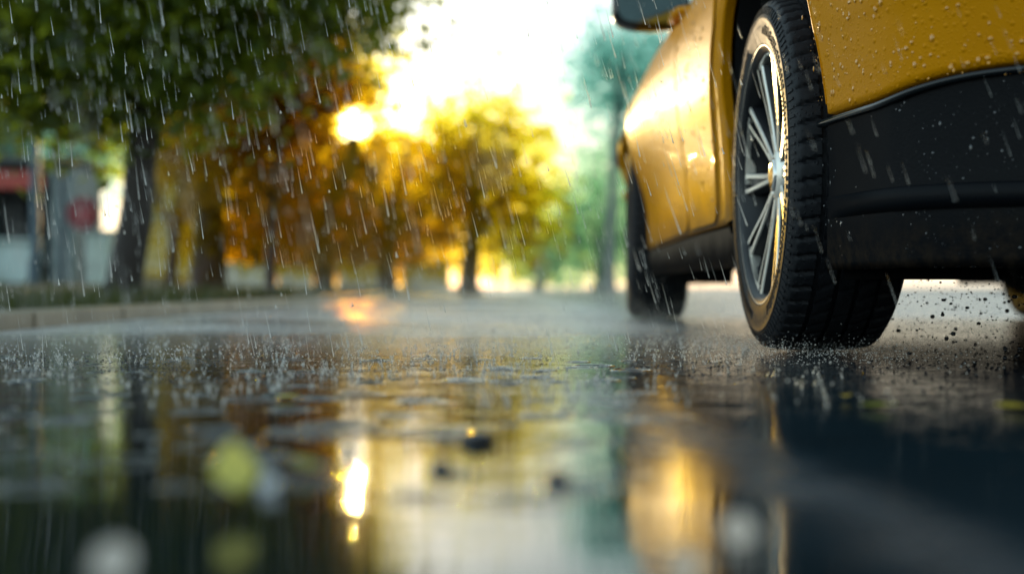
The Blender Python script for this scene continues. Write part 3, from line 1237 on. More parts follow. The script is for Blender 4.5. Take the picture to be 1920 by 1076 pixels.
def build_body():
    mb = MB()
    for s in (1, -1):
        rows, dead = body_rows(lambda y, v: zseam(y) + .004 + (ztop(y) - zseam(y) - .004) * v, 46, s)
        # rounded lower return of the painted skin above the seam
        low = [Vector((p.x - math.copysign(.014, p.x) if abs(p.x) > .02 else p.x, p.y + (.014 if p.y < -.5 else (-.014 if p.y > 3.2 else 0)), p.z - .002)) for p in rows[0]]
        rows = [low] + rows
        dead = [dead[0]] + dead
        # deck / bonnet cap to the centre line
        top = rows[-1]
        for t in (.12, .3, .5, .75, 1.0):
            rows.append([Vector((p.x * (1 - t), p.y + (1.3 - p.y) * .03 * t, p.z + .035 * math.sin(t * PI / 2))) for p in top])
            dead.append([False] * len(top))
        add_rows(mb, rows, dead, s < 0)
    o = mb.build('body', M['paint'], car, recalc=True)
    mb = MB()
    for s in (1, -1):
        rows, dead = body_rows(lambda y, v: zbot(y) + (zseam(y) - .004 - zbot(y)) * v, 18, s)
        # set the black cladding back a few mm and close it under the car
        rows = [[Vector((p.x - math.copysign(.006, p.x) if abs(p.x) > .02 else p.x, p.y + (.006 if p.y < -.6 else 0), p.z)) for p in r] for r in rows]
        bot = rows[0]
        pre = []
        for t in (.75, .4, .12):
            pre.append([Vector((p.x * (1 - .10 * t), p.y + (1.3 - p.y) * .06 * t, p.z + .055 * t)) for p in bot])
        rows = pre + rows
        dead = [dead[0]] * 3 + dead
        add_rows(mb, rows, dead, s < 0)
    mb.build('lower_cladding', M['cladding'], car, recalc=True)
    # glossy lip between paint and cladding, all round the tail
    mb = MB()
    for s in (1, -1):
        pr = []
        for (dz, off) in ((.003, -.012), (.002, .000), (-.001, .0025), (-.005, .0025), (-.008, -.001), (-.009, -.012)):
            row = []
            for (p, nn) in zip(PL, PN):
                if p.y > -.345 and p.x > .5:
                    break
                z = zseam(p.y) - .003 + dz
                q = p + nn * (inset(z, p.y) - off)
                row.append(Vector((-s * q.x, q.y, z)))
            pr.append(row)
        mb.grid(pr)
    mb.build('bumper_lip', M['trim'], car, recalc=True)
    # moulded step low in the black bumper
    mb = MB()
    for s in (1, -1):
        pr = []
        for (z, off) in ((.262, -.012), (.260, .003), (.256, .006), (.240, .007), (.226, .002), (.224, -.012)):
            row = []
            for (p, nn) in zip(PL, PN):
                if p.y > -.36 and p.x > .5:
                    break
                fd = sstep(p.y, -.36, -.55) if p.x > .5 else 1.0
                q = p + nn * (inset(z, p.y) + .006 - off * fd)
                row.append(Vector((-s * q.x, q.y, z)))
            pr.append(row)
        mb.grid(pr)
    mb.build('bumper_step', M['cladding'], car, recalc=True)
    # flat floor
    mb = MB()
    mb.box((0, 1.33, .235), (1.40, 3.9, .05), bev=.015)
    mb.box((-.05, .9, .195), (.10, 2.6, .05), bev=.015)
    mb.tube([(.25, -.3, .20), (.28, -.55, .20), (.28, -.70, .205)], [.06, .06, .05], 12)
    mb.tube([(-.72, 0, RW), (.72, 0, RW)], [.04, .04], 10)
    mb.build('underbody', M['liner'], car)
    # wheel wells, and the painted lip turned in round each arch
    for s in (1, -1):
        for (hy, hz) in HUBS:
            mb = MB()
            rows = []
            for k in range(49):
                th = R(-32) + (R(244)) * k / 48
                ra_ = rho(th)
                y = hy + (ra_ + .002) * math.cos(th)
                z = max(.13, hz + (ra_ + .002) * math.sin(th))
                xo = hw_side(y) - inset(z, y) - .034
                rows.append([Vector((-s * xo, y, z)), Vector((-s * (xo - .03), y, z)), Vector((-s * .50, y, z))])
            mb.grid(rows)
            c = [r[2] for r in rows]
            mb.add(c + [Vector((-s * .50, hy, hz))], [(k, k + 1, len(c)) for k in range(len(c) - 1)])
            mb.build('wheel_well', M['liner'], car)
            mb = MB()
            rows = []
            for k in range(97):
                th = R(-40) + R(260) * k / 96
                row = []
                zs_ok = True
                for (r, dx) in ((rho(th) + .0315, -.003), (rho(th) + .0312, .0015), (rho(th) + .028, .001), (rho(th) + .004, -.028), (rho(th), -.032), (rho(th), -.05)):
                    y = hy + r * math.cos(th)
                    z = hz + r * math.sin(th)
                    if z < zseam(y) - .002:
                        zs_ok = False
                    if y > hy and dx < -.01:
                        dx += .024 * sstep(y - hy, 0, .12)
                    row.append(Vector((-s * (hw_side(y) - inset(z, y) + dx), y, z)))
                if zs_ok:
                    rows.append(row)
            mb.grid(rows)
            o = mb.build('arch_lip', M['paint'], car)
            autosmooth(o, 30)


build_body()


def cabin():
    # greenhouse: painted frame with glass set into it
    levels = [(.945, -.66, 2.02, .775, .74), (1.08, -.50, 1.78, .735, .68), (1.25, -.30, 1.48, .675, .62), (1.38, -.12, 1.22, .61, .57), (1.43, .1, 1.0, .53, .50), (1.45, .3, .8, .3, .3)]
    mb = MB()
    rows = []
    for (z, yr, yf, wr, wf) in levels:
        row = []
        n = 14
        for k in range(n + 1):           # left side, rear to front
            f = k / n
            row.append(Vector((-(wr + (wf - wr) * f + .02 * math.sin(PI * f)), yr + (yf - yr) * f, z)))
        for k in range(1, n):            # windscreen, left to right
            f = k / n
            row.append(Vector((-wf + 2 * wf * f, yf + .10 * math.sin(PI * f), z)))
        for k in range(n + 1):
            f = 1 - k / n
            row.append(Vector(((wr + (wf - wr) * f + .02 * math.sin(PI * f)), yr + (yf - yr) * f, z)))
        for k in range(1, n):
            f = 1 - k / n
            row.append(Vector((-wr + 2 * wr * f, yr - .06 * math.sin(PI * f), z)))
        rows.append(row)
    mb.grid(rows, closed=True)
    mb.add(rows[-1], [tuple(range(len(rows[-1])))])
    mb.build('roof', M['paint'], car, recalc=True)

    def side_pt(f, z, off):
        for a, b in zip(levels, levels[1:]):
            if z <= b[0]:
                g = (z - a[0]) / (b[0] - a[0])
                break
        L = [a[i] + (b[i] - a[i]) * g for i in range(5)]
        return Vector((L[3] + (L[4] - L[3]) * f + .02 * math.sin(PI * f) + off, L[1] + (L[2] - L[1]) * f, z))
    for s in (-1, 1):
        for (f0, f1, f0t, f1t) in ((.10, .46, .22, .47), (.50, .93, .51, .88)):
            mb = MB()
            rows = []
            for k in range(9):
                v = k / 8
                z = .975 + (1.345 - .975) * v
                row = []
                for j in range(13):
                    g = j / 12
                    fa = f0 + (f0t - f0) * v
                    fb = f1 + (f1t - f1) * v
                    p = side_pt(fa + (fb - fa) * g, z, .004)
                    row.append(Vector((s * p.x, p.y, p.z)))
                rows.append(row)
            mb.grid(rows)
            mb.build('side_window', M['window'], car, recalc=True)
    for (nm, a, b, wa, wb, sg) in (('windscreen', (2.02, .975), (1.27, 1.36), .66, .50, 1), ('rear_window', (-.66, .985), (-.17, 1.36), .64, .50, -1)):
        mb = MB()
        rows = []
        for k in range(9):
            v = k / 8
            y = a[0] + (b[0] - a[0]) * v
            z = a[1] + (b[1] - a[1]) * v
            row = []
            for j in range(13):
                x = -1 + j / 6
                row.append(Vector((x * (wa + (wb - wa) * v), y + sg * (.02 + (.09 if sg > 0 else .055) * (1 - x * x)), z)))
            rows.append(row)
        mb.grid(rows)
        mb.build(nm, M['window'], car, recalc=True)


cabin()


def door_patch(y_rear, y_front, z0, z1, off, grow, nz=40, ny=40, cr=.07, arch=None, skirt=.008):
    """rows over the flank; returns (rows) with rounded lower corners"""
    rows = []
    z0 -= grow
    z1 += grow * .0
    for k in range(nz + 1):
        v = k / nz
        v = v * v * (1.6 - .6 * v)            # finer near the bottom corners
        z = z0 + (z1 - z0) * v
        yr = y_rear - grow
        if arch is not None:
            hy, hz, r = arch
            r -= grow
            dz = z - hz
            if abs(dz) < r:
                yr = max(yr, hy + math.sqrt(r * r - dz * dz))
        yf = y_front + grow
        c = cr
        if z - z0 < c:
            d = c - math.sqrt(max(0, c * c - (c - (z - z0)) ** 2))
            yr += d
            yf -= d * 1.0
        rows.append([Vector((side_x(yr + (yf - yr) * j / ny, z) + off, yr + (yf - yr) * j / ny, z)) for j in range(ny + 1)])
    return rows


def doors():
    for s in (-1, 1):
        for (nm, yr, yf, arch, cr) in (('rear_door', .35, .955, (0.0, RW, .495), .05), ('front_door', .965, 1.98, None, .06)):
            sx = lambda r: [Vector((s * p.x, p.y, p.z)) for p in r]
            mb = MB()
            rows = door_patch(yr, yf, .262, .935, .001, .007, cr=cr, arch=arch)
            mb.grid([sx(r) for r in rows])
            mb.build('door_seal', M['liner'], car, recalc=True)
            mb = MB()
            rows = door_patch(yr, yf, .262, .935, .005, 0, cr=cr, arch=arch)
            # turned-in edge
            inner0 = [p + Vector((-.005, 0, -.001)) for p in rows[0]]
            R2 = [inner0] + rows
            R3 = []
            for r in R2:
                R3.append([r[0] + Vector((-.005, -.001, 0))] + r + [r[-1] + Vector((-.005, .001, 0))])
            mb.grid([sx(r) for r in R3])
            d = mb.build(nm, M['paint'], car, recalc=True)
            hy = yr + .16 if nm == 'rear_door' else yr + .12
            mb = MB()
            hx = side_x(hy, .845)
            mb.tube([(s * (hx - .01), hy - .02, .85), (s * (hx + .024), hy, .85), (s * (hx + .028), hy + .07, .852), (s * (hx + .024), hy + .15, .853), (s * (hx - .012), hy + .17, .853)],
                    [.011, .012, .013, .012, .011], 10)
            mb.build('handle', M['paint'], d)


doors()


def mirrors():
    for s in (-1, 1):
        c = Vector((s * .845, 1.64, 1.018)) if s > 0 else Vector((-(CAR_X - .425), 1.64, .975))
        mb = MB()
        n, m = 20, 28
        a_, b_, c_ = .122, .062, .078
        rows = []
        for i in range(n + 1):
            u = -PI / 2 + PI * i / n
            row = []
            for j in range(m):
                w_ = 2 * PI * j / m
                e = .55

                def sp(v, ex):
                    return math.copysign(abs(v) ** ex, v)
                y = sp(math.sin(u), .7)
                x = sp(math.cos(u), .6) * sp(math.cos(w_), e)
                z = sp(math.cos(u), .6) * sp(math.sin(w_), e)
                k = 1 - .12 * (x * s < 0) * abs(x)
                row.append(c + Vector((x * a_, y * b_ + .02 * x * s * -1, z * c_ * k)))
            rows.append(row)
        mb.grid(rows, closed=True)
        mb.tube([c + Vector((-s * .07, .01, -.055)), c + Vector((-s * .13, .02, -.085)), Vector((s * (side_x(1.66, .93) - .06), 1.67, .915))], [.028, .026, .034], 12)
        h = mb.build('wing_mirror', M['trim'], car, recalc=True)
        mb = MB()
        k = 40
        ring = []
        for j in range(k):
            w_ = 2 * PI * j / k
            ring.append(c + Vector((.106 * math.copysign(abs(math.cos(w_)) ** .5, math.cos(w_)), -.0645 - .02 * s * math.copysign(abs(math.cos(w_)) ** .5, math.cos(w_)), .063 * math.copysign(abs(math.sin(w_)) ** .5, math.sin(w_)))))
        mb.add(ring, [tuple(range(k))])
        mb.build('mirror_glass', M['mirror'], h, smooth=False)


mirrors()


def lamps():
    for s in (1, -1):
        for (nm, y0, y1, z0, z1, m) in (('tail_lamp', -1, -.50, .70, .86, M['redlamp']), ('headlamp', 2.95, 9, .60, .72, M['clearlamp'])):
            rows = []
            for k in range(9):
                z = z0 + (z1 - z0) * k / 8
                row = []
                for (p, nn) in zip(PL, PN):
                    if y0 <= p.y <= y1 and (p.x > .42):
                        q = p + nn * (inset(z, p.y) - .006)
                        row.append(Vector((-s * q.x, q.y, z)))
                rows.append(row)
            mb = MB()
            mb.grid(rows)
            mb.build(nm, m, car, recalc=True)
    mb = MB()
    mb.box((0, -.802, .60), (.52, .012, .115), bev=.004)
    mb.build('number_plate', M['clearlamp'], car, smooth=False)


lamps()

# wheels -------------------------------------------------------------------


def make_wheel(parent, hub, s):
    """s=-1: outer face toward -x (left of the car)"""
    TW = .104
    # rim (the wheel itself)
    mb = MB()
    prof = [(-.098, .2425), (-.1015, .2396), (-.1015, .2376), (-.096, .229), (-.090, .2265)]
    mb.lathe(prof[:2], seg=160, mi=1)
    mb.lathe(prof[1:3], seg=160, mi=0)
    mb.lathe(prof[2:], seg=160, mi=1)
    mb.lathe([(-.090, .2265), (-.080, .222), (-.045, .214), (.02, .205), (.08, .21), (.095, .235)], seg=120, mi=1)
    # ten blades, narrow at the hub and broad at the rim, joined in pairs by small arches
    NB = 10
    for k in range(NB):
        th0 = 2 * PI * k / NB
        rowsA = []
        for i in range(13):
            f = i / 12
            r = .036 + (.226 - .036) * f
            wd = .0085 + .0130 * f ** 1.3
            gp = .0006 + .0088 * sstep(f, .22, .95)
            dp = .010 * sstep(f, .2, .4)
            # paired blades lean toward each other
            lean = (.030 if k % 2 == 0 else -.030) * 0.0
            th = th0 + lean * f
            xf = -.070 - .020 * math.sin(f * PI * .5) + .006 * math.sin(f * PI)
            rad = Vector((0, math.cos(th), math.sin(th)))
            tan = Vector((0, -math.sin(th), math.cos(th)))
            ctr = rad * r
            X0 = Vector((xf, 0, 0))
            rowsA.append([ctr + X0 + tan * wd + Vector((.026, 0, 0)) + tan * .004,
                          ctr + X0 + tan * wd + Vector((.003, 0, 0)),
                          ctr + X0 + tan * (wd - .002),
                          ctr + X0 + tan * (gp + .0012), ctr + X0 + tan * gp + Vector((dp, 0, 0)),
                          ctr + X0 - tan * gp + Vector((dp, 0, 0)), ctr + X0 - tan * (gp + .0012),
                          ctr + X0 - tan * (wd - .002),
                          ctr + X0 - tan * wd + Vector((.003, 0, 0)),
                          ctr + X0 - tan * wd + Vector((.026, 0, 0)) - tan * .004])
        b = len(mb.v)
        n = 10
        mb.v.extend([tuple(p) for r_ in rowsA for p in r_])
        for i in range(12):
            for j in range(9):
                mb.f.append((b + i * n + j, b + i * n + j + 1, b + (i + 1) * n + j + 1, b + (i + 1) * n + j))
                mb.mi.append(0 if j in (1, 2, 6, 7) or (i < 3 and 1 <= j <= 7) else 1)
        # web between every second pair near the rim
        if k % 2 == 0:
            th1 = 2 * PI * (k + 1) / NB
            rows = []
            for i in range(9):
                a = th0 + (th1 - th0) * i / 8
                bow = .016 * (1 - math.cos(2 * PI * i / 8)) * .5
                rows.append([Vector((-.0895, (.226) * math.cos(a), .226 * math.sin(a))), Vector((-.0895, (.2165 + bow * .4) * math.cos(a), (.2165 + bow * .4) * math.sin(a))),
                             Vector((-.07, (.2165 + bow * .4) * math.cos(a), (.2165 + bow * .4) * math.sin(a)))])
            mb.grid(rows, 0)
    mb.lathe([(-.052, .060), (-.066, .052), (-.073, .042), (-.076, .034), (-.073, .031)], seg=48, mi=0)
    w = mb.build('wheel', [M['alloy'], M['rimdark']], parent)
    autosmooth(w, 40)
    w.location = hub
    if s > 0:
        w.rotation_euler = (0, 0, PI)
    # hub cap
    mb = MB()
    mb.lathe([(-.074, .031), (-.079, .029), (-.081, .022), (-.080, .012), (-.0805, .0001)], seg=40)
    mb.build('hub_cap', M['chrome'], w)
    # wheel nuts
    mb = MB()
    for k in range(5):
        a = 2 * PI * k / 5 + .3
        mb.lathe([(-.060, .008), (-.073, .0075), (-.075, .004), (-.075, .0001)], seg=6, center=(0, .047 * math.cos(a), .047 * math.sin(a)))
    # brake disc and caliper behind the blades
    mbd = MB()
    mbd.lathe([(-.030, .05), (-.030, .150), (-.012, .150), (-.012, .05)], seg=64)
    mbd.lathe([(-.052, .075), (-.052, .001)], seg=32)
    mbd.build('brake_disc', M['steel'], w)
    # tyre
    SEG = 62 * 8
    side = [(.088, .2405), (.097, .2385), (.1020, .2420), (.1050, .256), (.1062, .272), (.1052, .286), (.1062, .2875), (.1058, .2905), (.1042, .2915), (.1005, .304), (.0955, .3120)]
    tread_rows = [(.0955, .3120), (.0900, .3185), (.0720, .3218)]
    # half profile (outer=negative x); grooves between ribs
    ribs = [(-.0900, -.058), (-.050, -.021), (-.013, .013), (.021, .050), (.058, .0900)]

    def crown(x):
        return .3250 - .0065 * (abs(x) / .09) ** 2.6
    prof = [(-x, r, 0, 0) for (x, r) in side]
    for q, (a, b_) in enumerate(ribs):
        if q == 0:
            prof.append((-.0925, .3165, 1, q))
        else:
            prof.append((a + .0015, crown(a) - .008, 2, q))
        steps = 6
        for i in range(steps + 1):
            x = a + (b_ - a) * i / steps
            prof.append((x, crown(x), 1, q))
        if q == 4:
            prof.append((.0925, .3165, 1, q))
        else:
            prof.append((b_ + .0015, crown(b_) - .008, 2, q))
    prof += [(x, r, 0, 0) for (x, r) in side[::-1]]
    rows = []
    for (x, r, kind, q) in prof:
        row = []
        for k in range(SEG):
            rr = r
            if kind == 1 and q != 2:
                # slanted cross grooves with soft edges; shoulders wide, inner ribs thin
                slant = (x / .09) * (5.0 if q in (0, 4) else 14.0)
                ph = (k + slant + q * 3.1) % 8
                gw = .95 if q in (0, 4) else .55
                dd = abs(ph - 4)
                rr = r - (.0055 if q in (0, 4) else .003) * (1 - sstep(dd, gw * .55, gw * 1.25))
            elif kind == 1 and (k + x / .09 * 8) % 16 < 1.0:
                rr = r - .002
            th = 2 * PI * k / SEG
            row.append(Vector((x, rr * math.cos(th), rr * math.sin(th))))
        rows.append(row)
    mb = MB()
    mb.grid(rows, closed=True)
    # raised, unreadable moulded marks round the sidewall and shoulder ticks
    rnd = random.Random(3)
    th = 0.0
    while th < 2 * PI:
        wth = rnd.choice((.012, .02, .028))
        if not (1.2 < th % PI < 1.75):
            r0 = .2585
            r1 = .2585 + rnd.choice((.012, .016))
            for (ra, rb, ta, tb) in ((r0, r1, th, th + .009), (r1 - .004, r1, th, th + wth), (r0, r0 + .004, th, th + wth * rnd.random())):
                pts = []
                for (r_, t_) in ((ra, ta), (rb, ta), (rb, tb), (ra, tb)):
                    pts.append(Vector((-.1069, r_ * math.cos(t_), r_ * math.sin(t_))))
                base = [p + Vector((.003, 0, 0)) for p in pts]
                mb.add(pts + base, [(0, 1, 2, 3), (0, 4, 5, 1), (1, 5, 6, 2), (2, 6, 7, 3), (3, 7, 4, 0)])
        th += wth + .022
    for k in range(124):
        a = 2 * PI * k / 124
        pts = []
        for (r_, t_) in ((.2945, a), (.3085, a + .004), (.3085, a + .018), (.2945, a + .014)):
            xx = interp(r_, [(.2915, .1044), (.304, .1008), (.312, .0957)]) + .0022
            pts.append(Vector((-xx, r_ * math.cos(t_), r_ * math.sin(t_))))
        base = [p + Vector((.005, 0, 0)) for p in pts]
        mb.add(pts + base, [(0, 1, 2, 3), (0, 4, 5, 1), (1, 5, 6, 2), (2, 6, 7, 3), (3, 7, 4, 0)])
    ty = mb.build('tyre', M['rubber'], w)
    autosmooth(ty, 40)
    return w


HX = CAR_X - .562
proto = make_wheel(car, Vector((-HX, 0, RW)), -1)
for (x, y, rz, rx) in ((-HX - .02, WB, R(-3), .3), (HX, 0, PI, 0), (HX + .02, WB, PI + R(-3), .3)):
    c = proto.copy()
    c.location = (x, y, RW)
    c.rotation_euler = (rx, 0, rz)
    COL.objects.link(c)
    c.parent = car
    for ch in proto.children:
        d = ch.copy()
        COL.objects.link(d)
        d.parent = c


def body_drops():
    """standing rain beads on the rear quarter and the flank"""
    mb = MB()
    rnd = random.Random(11)

    def bead(p, nrm, r, st=1.0):
        nrm = nrm.normalized()
        a = nrm.orthogonal().normalized()
        b = nrm.cross(a)
        # a stretched downwards
        dn = (Vector((0, 0, -1)) - nrm * nrm.dot(Vector((0, 0, -1))))
        if dn.length > 1e-3:
            a = dn.normalized()
            b = nrm.cross(a)
        rows = []
        for (h, q) in ((0, 1.0), (.28, .92), (.48, .65), (.55, .3)):
            rows.append([p + nrm * (h * r - .0005) + a * (math.cos(2 * PI * k / 10) * r * q * st) + b * (math.sin(2 * PI * k / 10) * r * q) for k in range(10)])
        bs = len(mb.v)
        mb.grid(rows, closed=True)
        mb.add(rows[-1], [tuple(range(10))])
    cand = [i for i, p in enumerate(PL) if p.x > .30 and p.y < -.36]
    # a few clusters of larger beads that are about to run together
    for _ in range(16):
        i = rnd.choice(cand)
        z = rnd.uniform(.42, .66)
        for _k in range(rnd.randint(3, 7)):
            ii = max(0, min(len(PL) - 1, i + rnd.randint(-3, 3)))
            zz = z + rnd.gauss(0, .018)
            g = rnd.random()
            p, nn = PL[ii].lerp(PL[ii + 1], g), PN[ii].lerp(PN[ii + 1], g)
            q = p + nn * inset(zz, p.y)
            bead(Vector((-q.x, q.y, zz)), Vector((nn.x, -nn.y, 0)), rnd.uniform(.0022, .0042), rnd.choice((1, 1.2, 1.6)))
    for _ in range(900):
        i = rnd.choice(cand)
        g = rnd.random()
        p, nn = PL[i].lerp(PL[i + 1], g), PN[i].lerp(PN[i + 1], g)
        z = rnd.uniform(.40, .72)
        q = p + nn * inset(z, p.y)
        n3 = Vector((nn.x, -nn.y, 0))
        r = .0008 + .0026 * rnd.random() ** 5
        bead(Vector((-q.x, q.y, z)), n3, r, rnd.choice((1, 1, 1.2, 1.9)))
    for _ in range(700):
        y = rnd.uniform(.47, 2.2)
        z = rnd.uniform(.30, .80)
        r = .0012 + .0032 * rnd.random() ** 3
        bead(Vector((-(side_x(y, z) + .005), y, z)), Vector((-1, 0, .1)), r, rnd.choice((1, 1.3, 2)))
    o = mb.build('rain_beads', M['paintdrop'], car, recalc=False)
    tag(o, kind='stuff')
    mb = MB()
    for _ in range(520):
        i = rnd.choice(cand)
        g = rnd.random()
        p, nn = PL[i].lerp(PL[i + 1], g), PN[i].lerp(PN[i + 1], g)
        z = rnd.uniform(.16, zseam(p.y) - .012)
        q = p + nn * (inset(z, p.y) - .0005)
        bead(Vector((-q.x + .006, q.y + .006, z)), Vector((nn.x, -nn.y, 0)), .0005 + .0019 * rnd.random() ** 5, rnd.choice((1, 1, 1.3, 2.4)))
    for _ in range(110):
        i = rnd.choice(cand)
        g = rnd.random()
        p, nn = PL[i].lerp(PL[i + 1], g), PN[i].lerp(PN[i + 1], g)
        q = p + nn * (inset(.15, p.y) + rnd.uniform(.0, .03))
        bead(Vector((-q.x + .006, q.y + .006, .1455)), Vector((0, 0, -1)), rnd.uniform(.0012, .0026), 1.0)
    o = mb.build('rain_beads', M['bead'], car, recalc=False)
    tag(o, kind='stuff')


body_drops()

# -------------------------------------------------------- things on the road


def leaf_on_road(px, py, L, wd, rot, col, label, curl=.25, tilt=0.0, z=.004, cat='leaf'):
    p = on_ground(px, py)
    t = empty('fallen_leaf', (p.x, p.y, z), rot)
    tag(t, label, cat, 'fallen leaves on the wet road')
    mb = MB()
    rows = []
    n = 12
    for i in range(n + 1):
        f = i / n
        w_ = wd * (math.sin(PI * f ** .8)) ** .8 * .5 + .0003
        y = (f - .5) * L
        lift = curl * L * (abs(f - .5) * 2) ** 2 * .5
        row = []
        for j in range(5):
            g = (j - 2) / 2
            row.append(Vector((g * w_, y, lift + abs(g) ** 1.5 * w_ * curl + tilt * (f * L))))
        rows.append(row)
    mb.grid(rows)
    m = NT('leaf_' + str(px))
    c = m.coords()
    nz = m.noise(c, 160, 3)
    pr = m.principled(Base_Color=m.mixc(nz, tuple(x * .75 for x in col), col), Roughness=.3)
    tr = m.new('ShaderNodeBsdfTranslucent')
    tr.inputs[0].default_value = (*[min(1, x * 1.1) for x in col], 1)
    mx = m.new('ShaderNodeMixShader')
    mx.inputs[0].default_value = .45
    m.link(pr.outputs[0], mx.inputs[1])
    m.link(tr.outputs[0], mx.inputs[2])
    mm = m.done(mx.outputs[0])
    mb.build('blade', mm, t)
    mb = MB()
    mb.tube([(0, -L * .5, curl * L * .5), (0, -L * .62, curl * L * .5 + .002), (.002, -L * .75, curl * L * .4)], [.0007, .0006, .0005], 6)
    mb.build('stalk', mm, t)


YL = (.72, .66, .10)
leaf_on_road(440, 956, .026, .024, .3, (.92, .88, .22), 'large blurred yellow leaf standing out of the puddle, lower left', curl=.5, tilt=.95)
leaf_on_road(570, 898, .016, .024, 1.2, (.45, .46, .10), 'smaller dull yellow leaf just right of the white flecks', curl=.3, tilt=.4)
leaf_on_road(532, 752, .020, .030, 1.5, (.70, .66, .12), 'thin sharp yellow leaf floating flat on the puddle, left of the sun glint', curl=.12)
leaf_on_road(1640, 770, .03, .05, 1.4, (.30, .32, .05), 'dull green leaf on the dark road below the rear tyre', curl=.1)
leaf_on_road(1895, 772, .03, .05, 1.6, (.62, .48, .05), 'yellow leaf on the dark road at the right edge', curl=.12)
leaf_on_road(1585, 752, .010, .014, .4, (.60, .46, .08), 'tiny yellow leaf on the dark road under the tyre', curl=.4)


def pebble(name, px, py, sx, sy, sz, col, label, rz=0.0, tilt=0.0, rough=.25, group=None, cat='pebble', z=None):
    p = on_ground(px, py)
    bm = bmesh.new()
    bmesh.ops.create_icosphere(bm, subdivisions=3, radius=1.0)
    sd = Vector((px * .13, py * .07, 0))
    for v in bm.verts:
        k = 1 + .45 * mnoise.noise(v.co * 1.2 + sd) + .22 * mnoise.noise(v.co * 3.1 + sd)
        v.co = Vector((v.co.x * sx * k, v.co.y * sy * k, v.co.z * sz * k))
    me = bpy.data.meshes.new(name)
    bm.to_mesh(me)
    bm.free()
    o = link(name, me, simple(name + '_stone', col, rough, var=.15, scale=120, bump=.0005, bscale=300))
    o.location = (p.x, p.y, sz * .62 if z is None else z)
    o.rotation_euler = (0, tilt, rz)
    tag(o, label, cat, group)
    return o




def fleck(px, py, w_, h_, col, label, tilt):
    """cupped translucent white petal put in place of a blurred drop highlight"""
    p = on_ground(px, py)
    mb = MB()
    rows = []
    n = 14
    for i in range(n + 1):
        f = i / n
        ww = .78 * w_ * math.sqrt(max(0.0004, 1 - (2 * f - 1) ** 2))
        row = []
        for j in range(9):
            g = (j - 4) / 4
            row.append(Vector((g * ww, h_ * .5 * (f - .5) ** 2 + .35 * w_ * g * g, f * h_ * 1.5)))
        rows.append(row)
    mb.grid(rows)
    m = NT('fleck_%d' % px)
    c = m.coords()
    nz = m.noise(c, 220, 3)
    colr = m.mixc(nz, tuple(x * .86 for x in col), col)
    d = m.principled(Base_Color=colr, Roughness=.08)
    tr = m.new('ShaderNodeBsdfTranslucent')
    m.link(colr, tr.inputs[0])
    mx = m.new('ShaderNodeMixShader')
    mx.inputs[0].default_value = .7
    m.link(d.outputs[0], mx.inputs[1])
    m.link(tr.outputs[0], mx.inputs[2])
    o = mb.build('fleck', m.done(mx.outputs[0]))
    o.location = (p.x, p.y, .0005)
    o.rotation_euler = (R(-8), R(tilt), 0)
    tag(o, label, 'fleck', 'white flecks in place of drop highlights')


WH = (.96, .97, .96)
fleck(222, 1085, .0125, .0105, WH, 'largest white petal, standing in the bottom left of the puddle', -38)
fleck(508, 925, .0095, .0068, (.80, .88, .96), 'bluish white petal between the two yellow leaves in the puddle', -28)
fleck(496, 893, .0058, .0058, (.50, .56, .60), 'small grey petal touching the bluish white petal from behind', 0)
fleck(650, 853, .0056, .0052, (.90, .90, .90), 'round white petal beside the golden sun reflection', 0)
fleck(286, 845, .0034, .0044, (.40, .46, .48), 'tiny grey petal alone in the dark left part of the puddle', 0)
fleck(1372, 1022, .0105, .0100, WH, 'white oval petal leaning right, in the lower right', 32)
fleck(1282, 1092, .0105, .0080, WH, 'white petal cut by the bottom edge, right of the middle', 10)
DK = (.012, .009, .010)
G2 = 'dark stones in the bright part of the puddle'
pebble('stone', 893, 832, .0125, .010, .0052, DK, 'widest dark stone, farthest of three in the sky reflection', group=G2, cat='stone')
pebble('stone', 829, 884, .0065, .006, .0045, DK, 'small dark stone, leftmost of three in the sky reflection', group=G2, cat='stone')
pebble('stone', 1042, 906, .0070, .006, .0042, DK, 'small dark stone, rightmost of three in the sky reflection', group=G2, cat='stone')

# loose chippings: asphalt grains standing out of the film of water


def chippings():
    mb = MB()
    rnd = random.Random(5)
    base = [Vector(v) for v in ((1, 0, 0), (-1, 0, 0), (0, 1, 0), (0, -1, 0), (0, 0, 1), (.6, .6, .5), (-.6, .5, .6), (.5, -.7, .5))]
    tris = [(4, 5, 6), (4, 7, 5), (4, 6, 7), (5, 0, 2), (5, 2, 6), (6, 2, 1), (6, 1, 3), (6, 3, 7), (7, 3, 0), (7, 0, 5)]
    n = 0
    while n < 6000:
        Y = rnd.uniform(1.55, 4.2) if rnd.random() < .75 else rnd.uniform(1.2, 2.2)
        X = rnd.uniform(-.42, .42) * Y
        k = mnoise.noise((X * 2.3, Y * 2.3, 3.1)) + .25 * mnoise.noise((X * 9, Y * 9, 1.0))
        right = sstep(X, .05, .35)
        if rnd.random() < right * .6 or k < .02 - right * .3 + .5 * sstep(Y, 1.75 - .5 * right, 1.45 - .5 * right):
            continue
        r = rnd.uniform(.0010, .0026)
        a = rnd.uniform(0, 2 * PI)
        h = r * rnd.uniform(.3, .7)
        ca, sa = math.cos(a), math.sin(a)
        pts = []
        for v in base:
            j = 1 + rnd.uniform(-.25, .25)
            x, y, z = v.x * r * j * 1.2, v.y * r * j, v.z * h * j
            pts.append((X + x * ca - y * sa, Y + x * sa + y * ca, z - .0003))
        mb.add(pts, tris)
        n += 1
    o = mb.build('chippings', simple('wet_chippings', (0.018, 0.015, 0.015), 0.16, var=.6, scale=120), smooth=False)
    tag(o, 'dark wet chippings standing out of the water film on the road', 'gravel', kind='stuff')


chippings()

# --------------------------------------------------------------------- rain


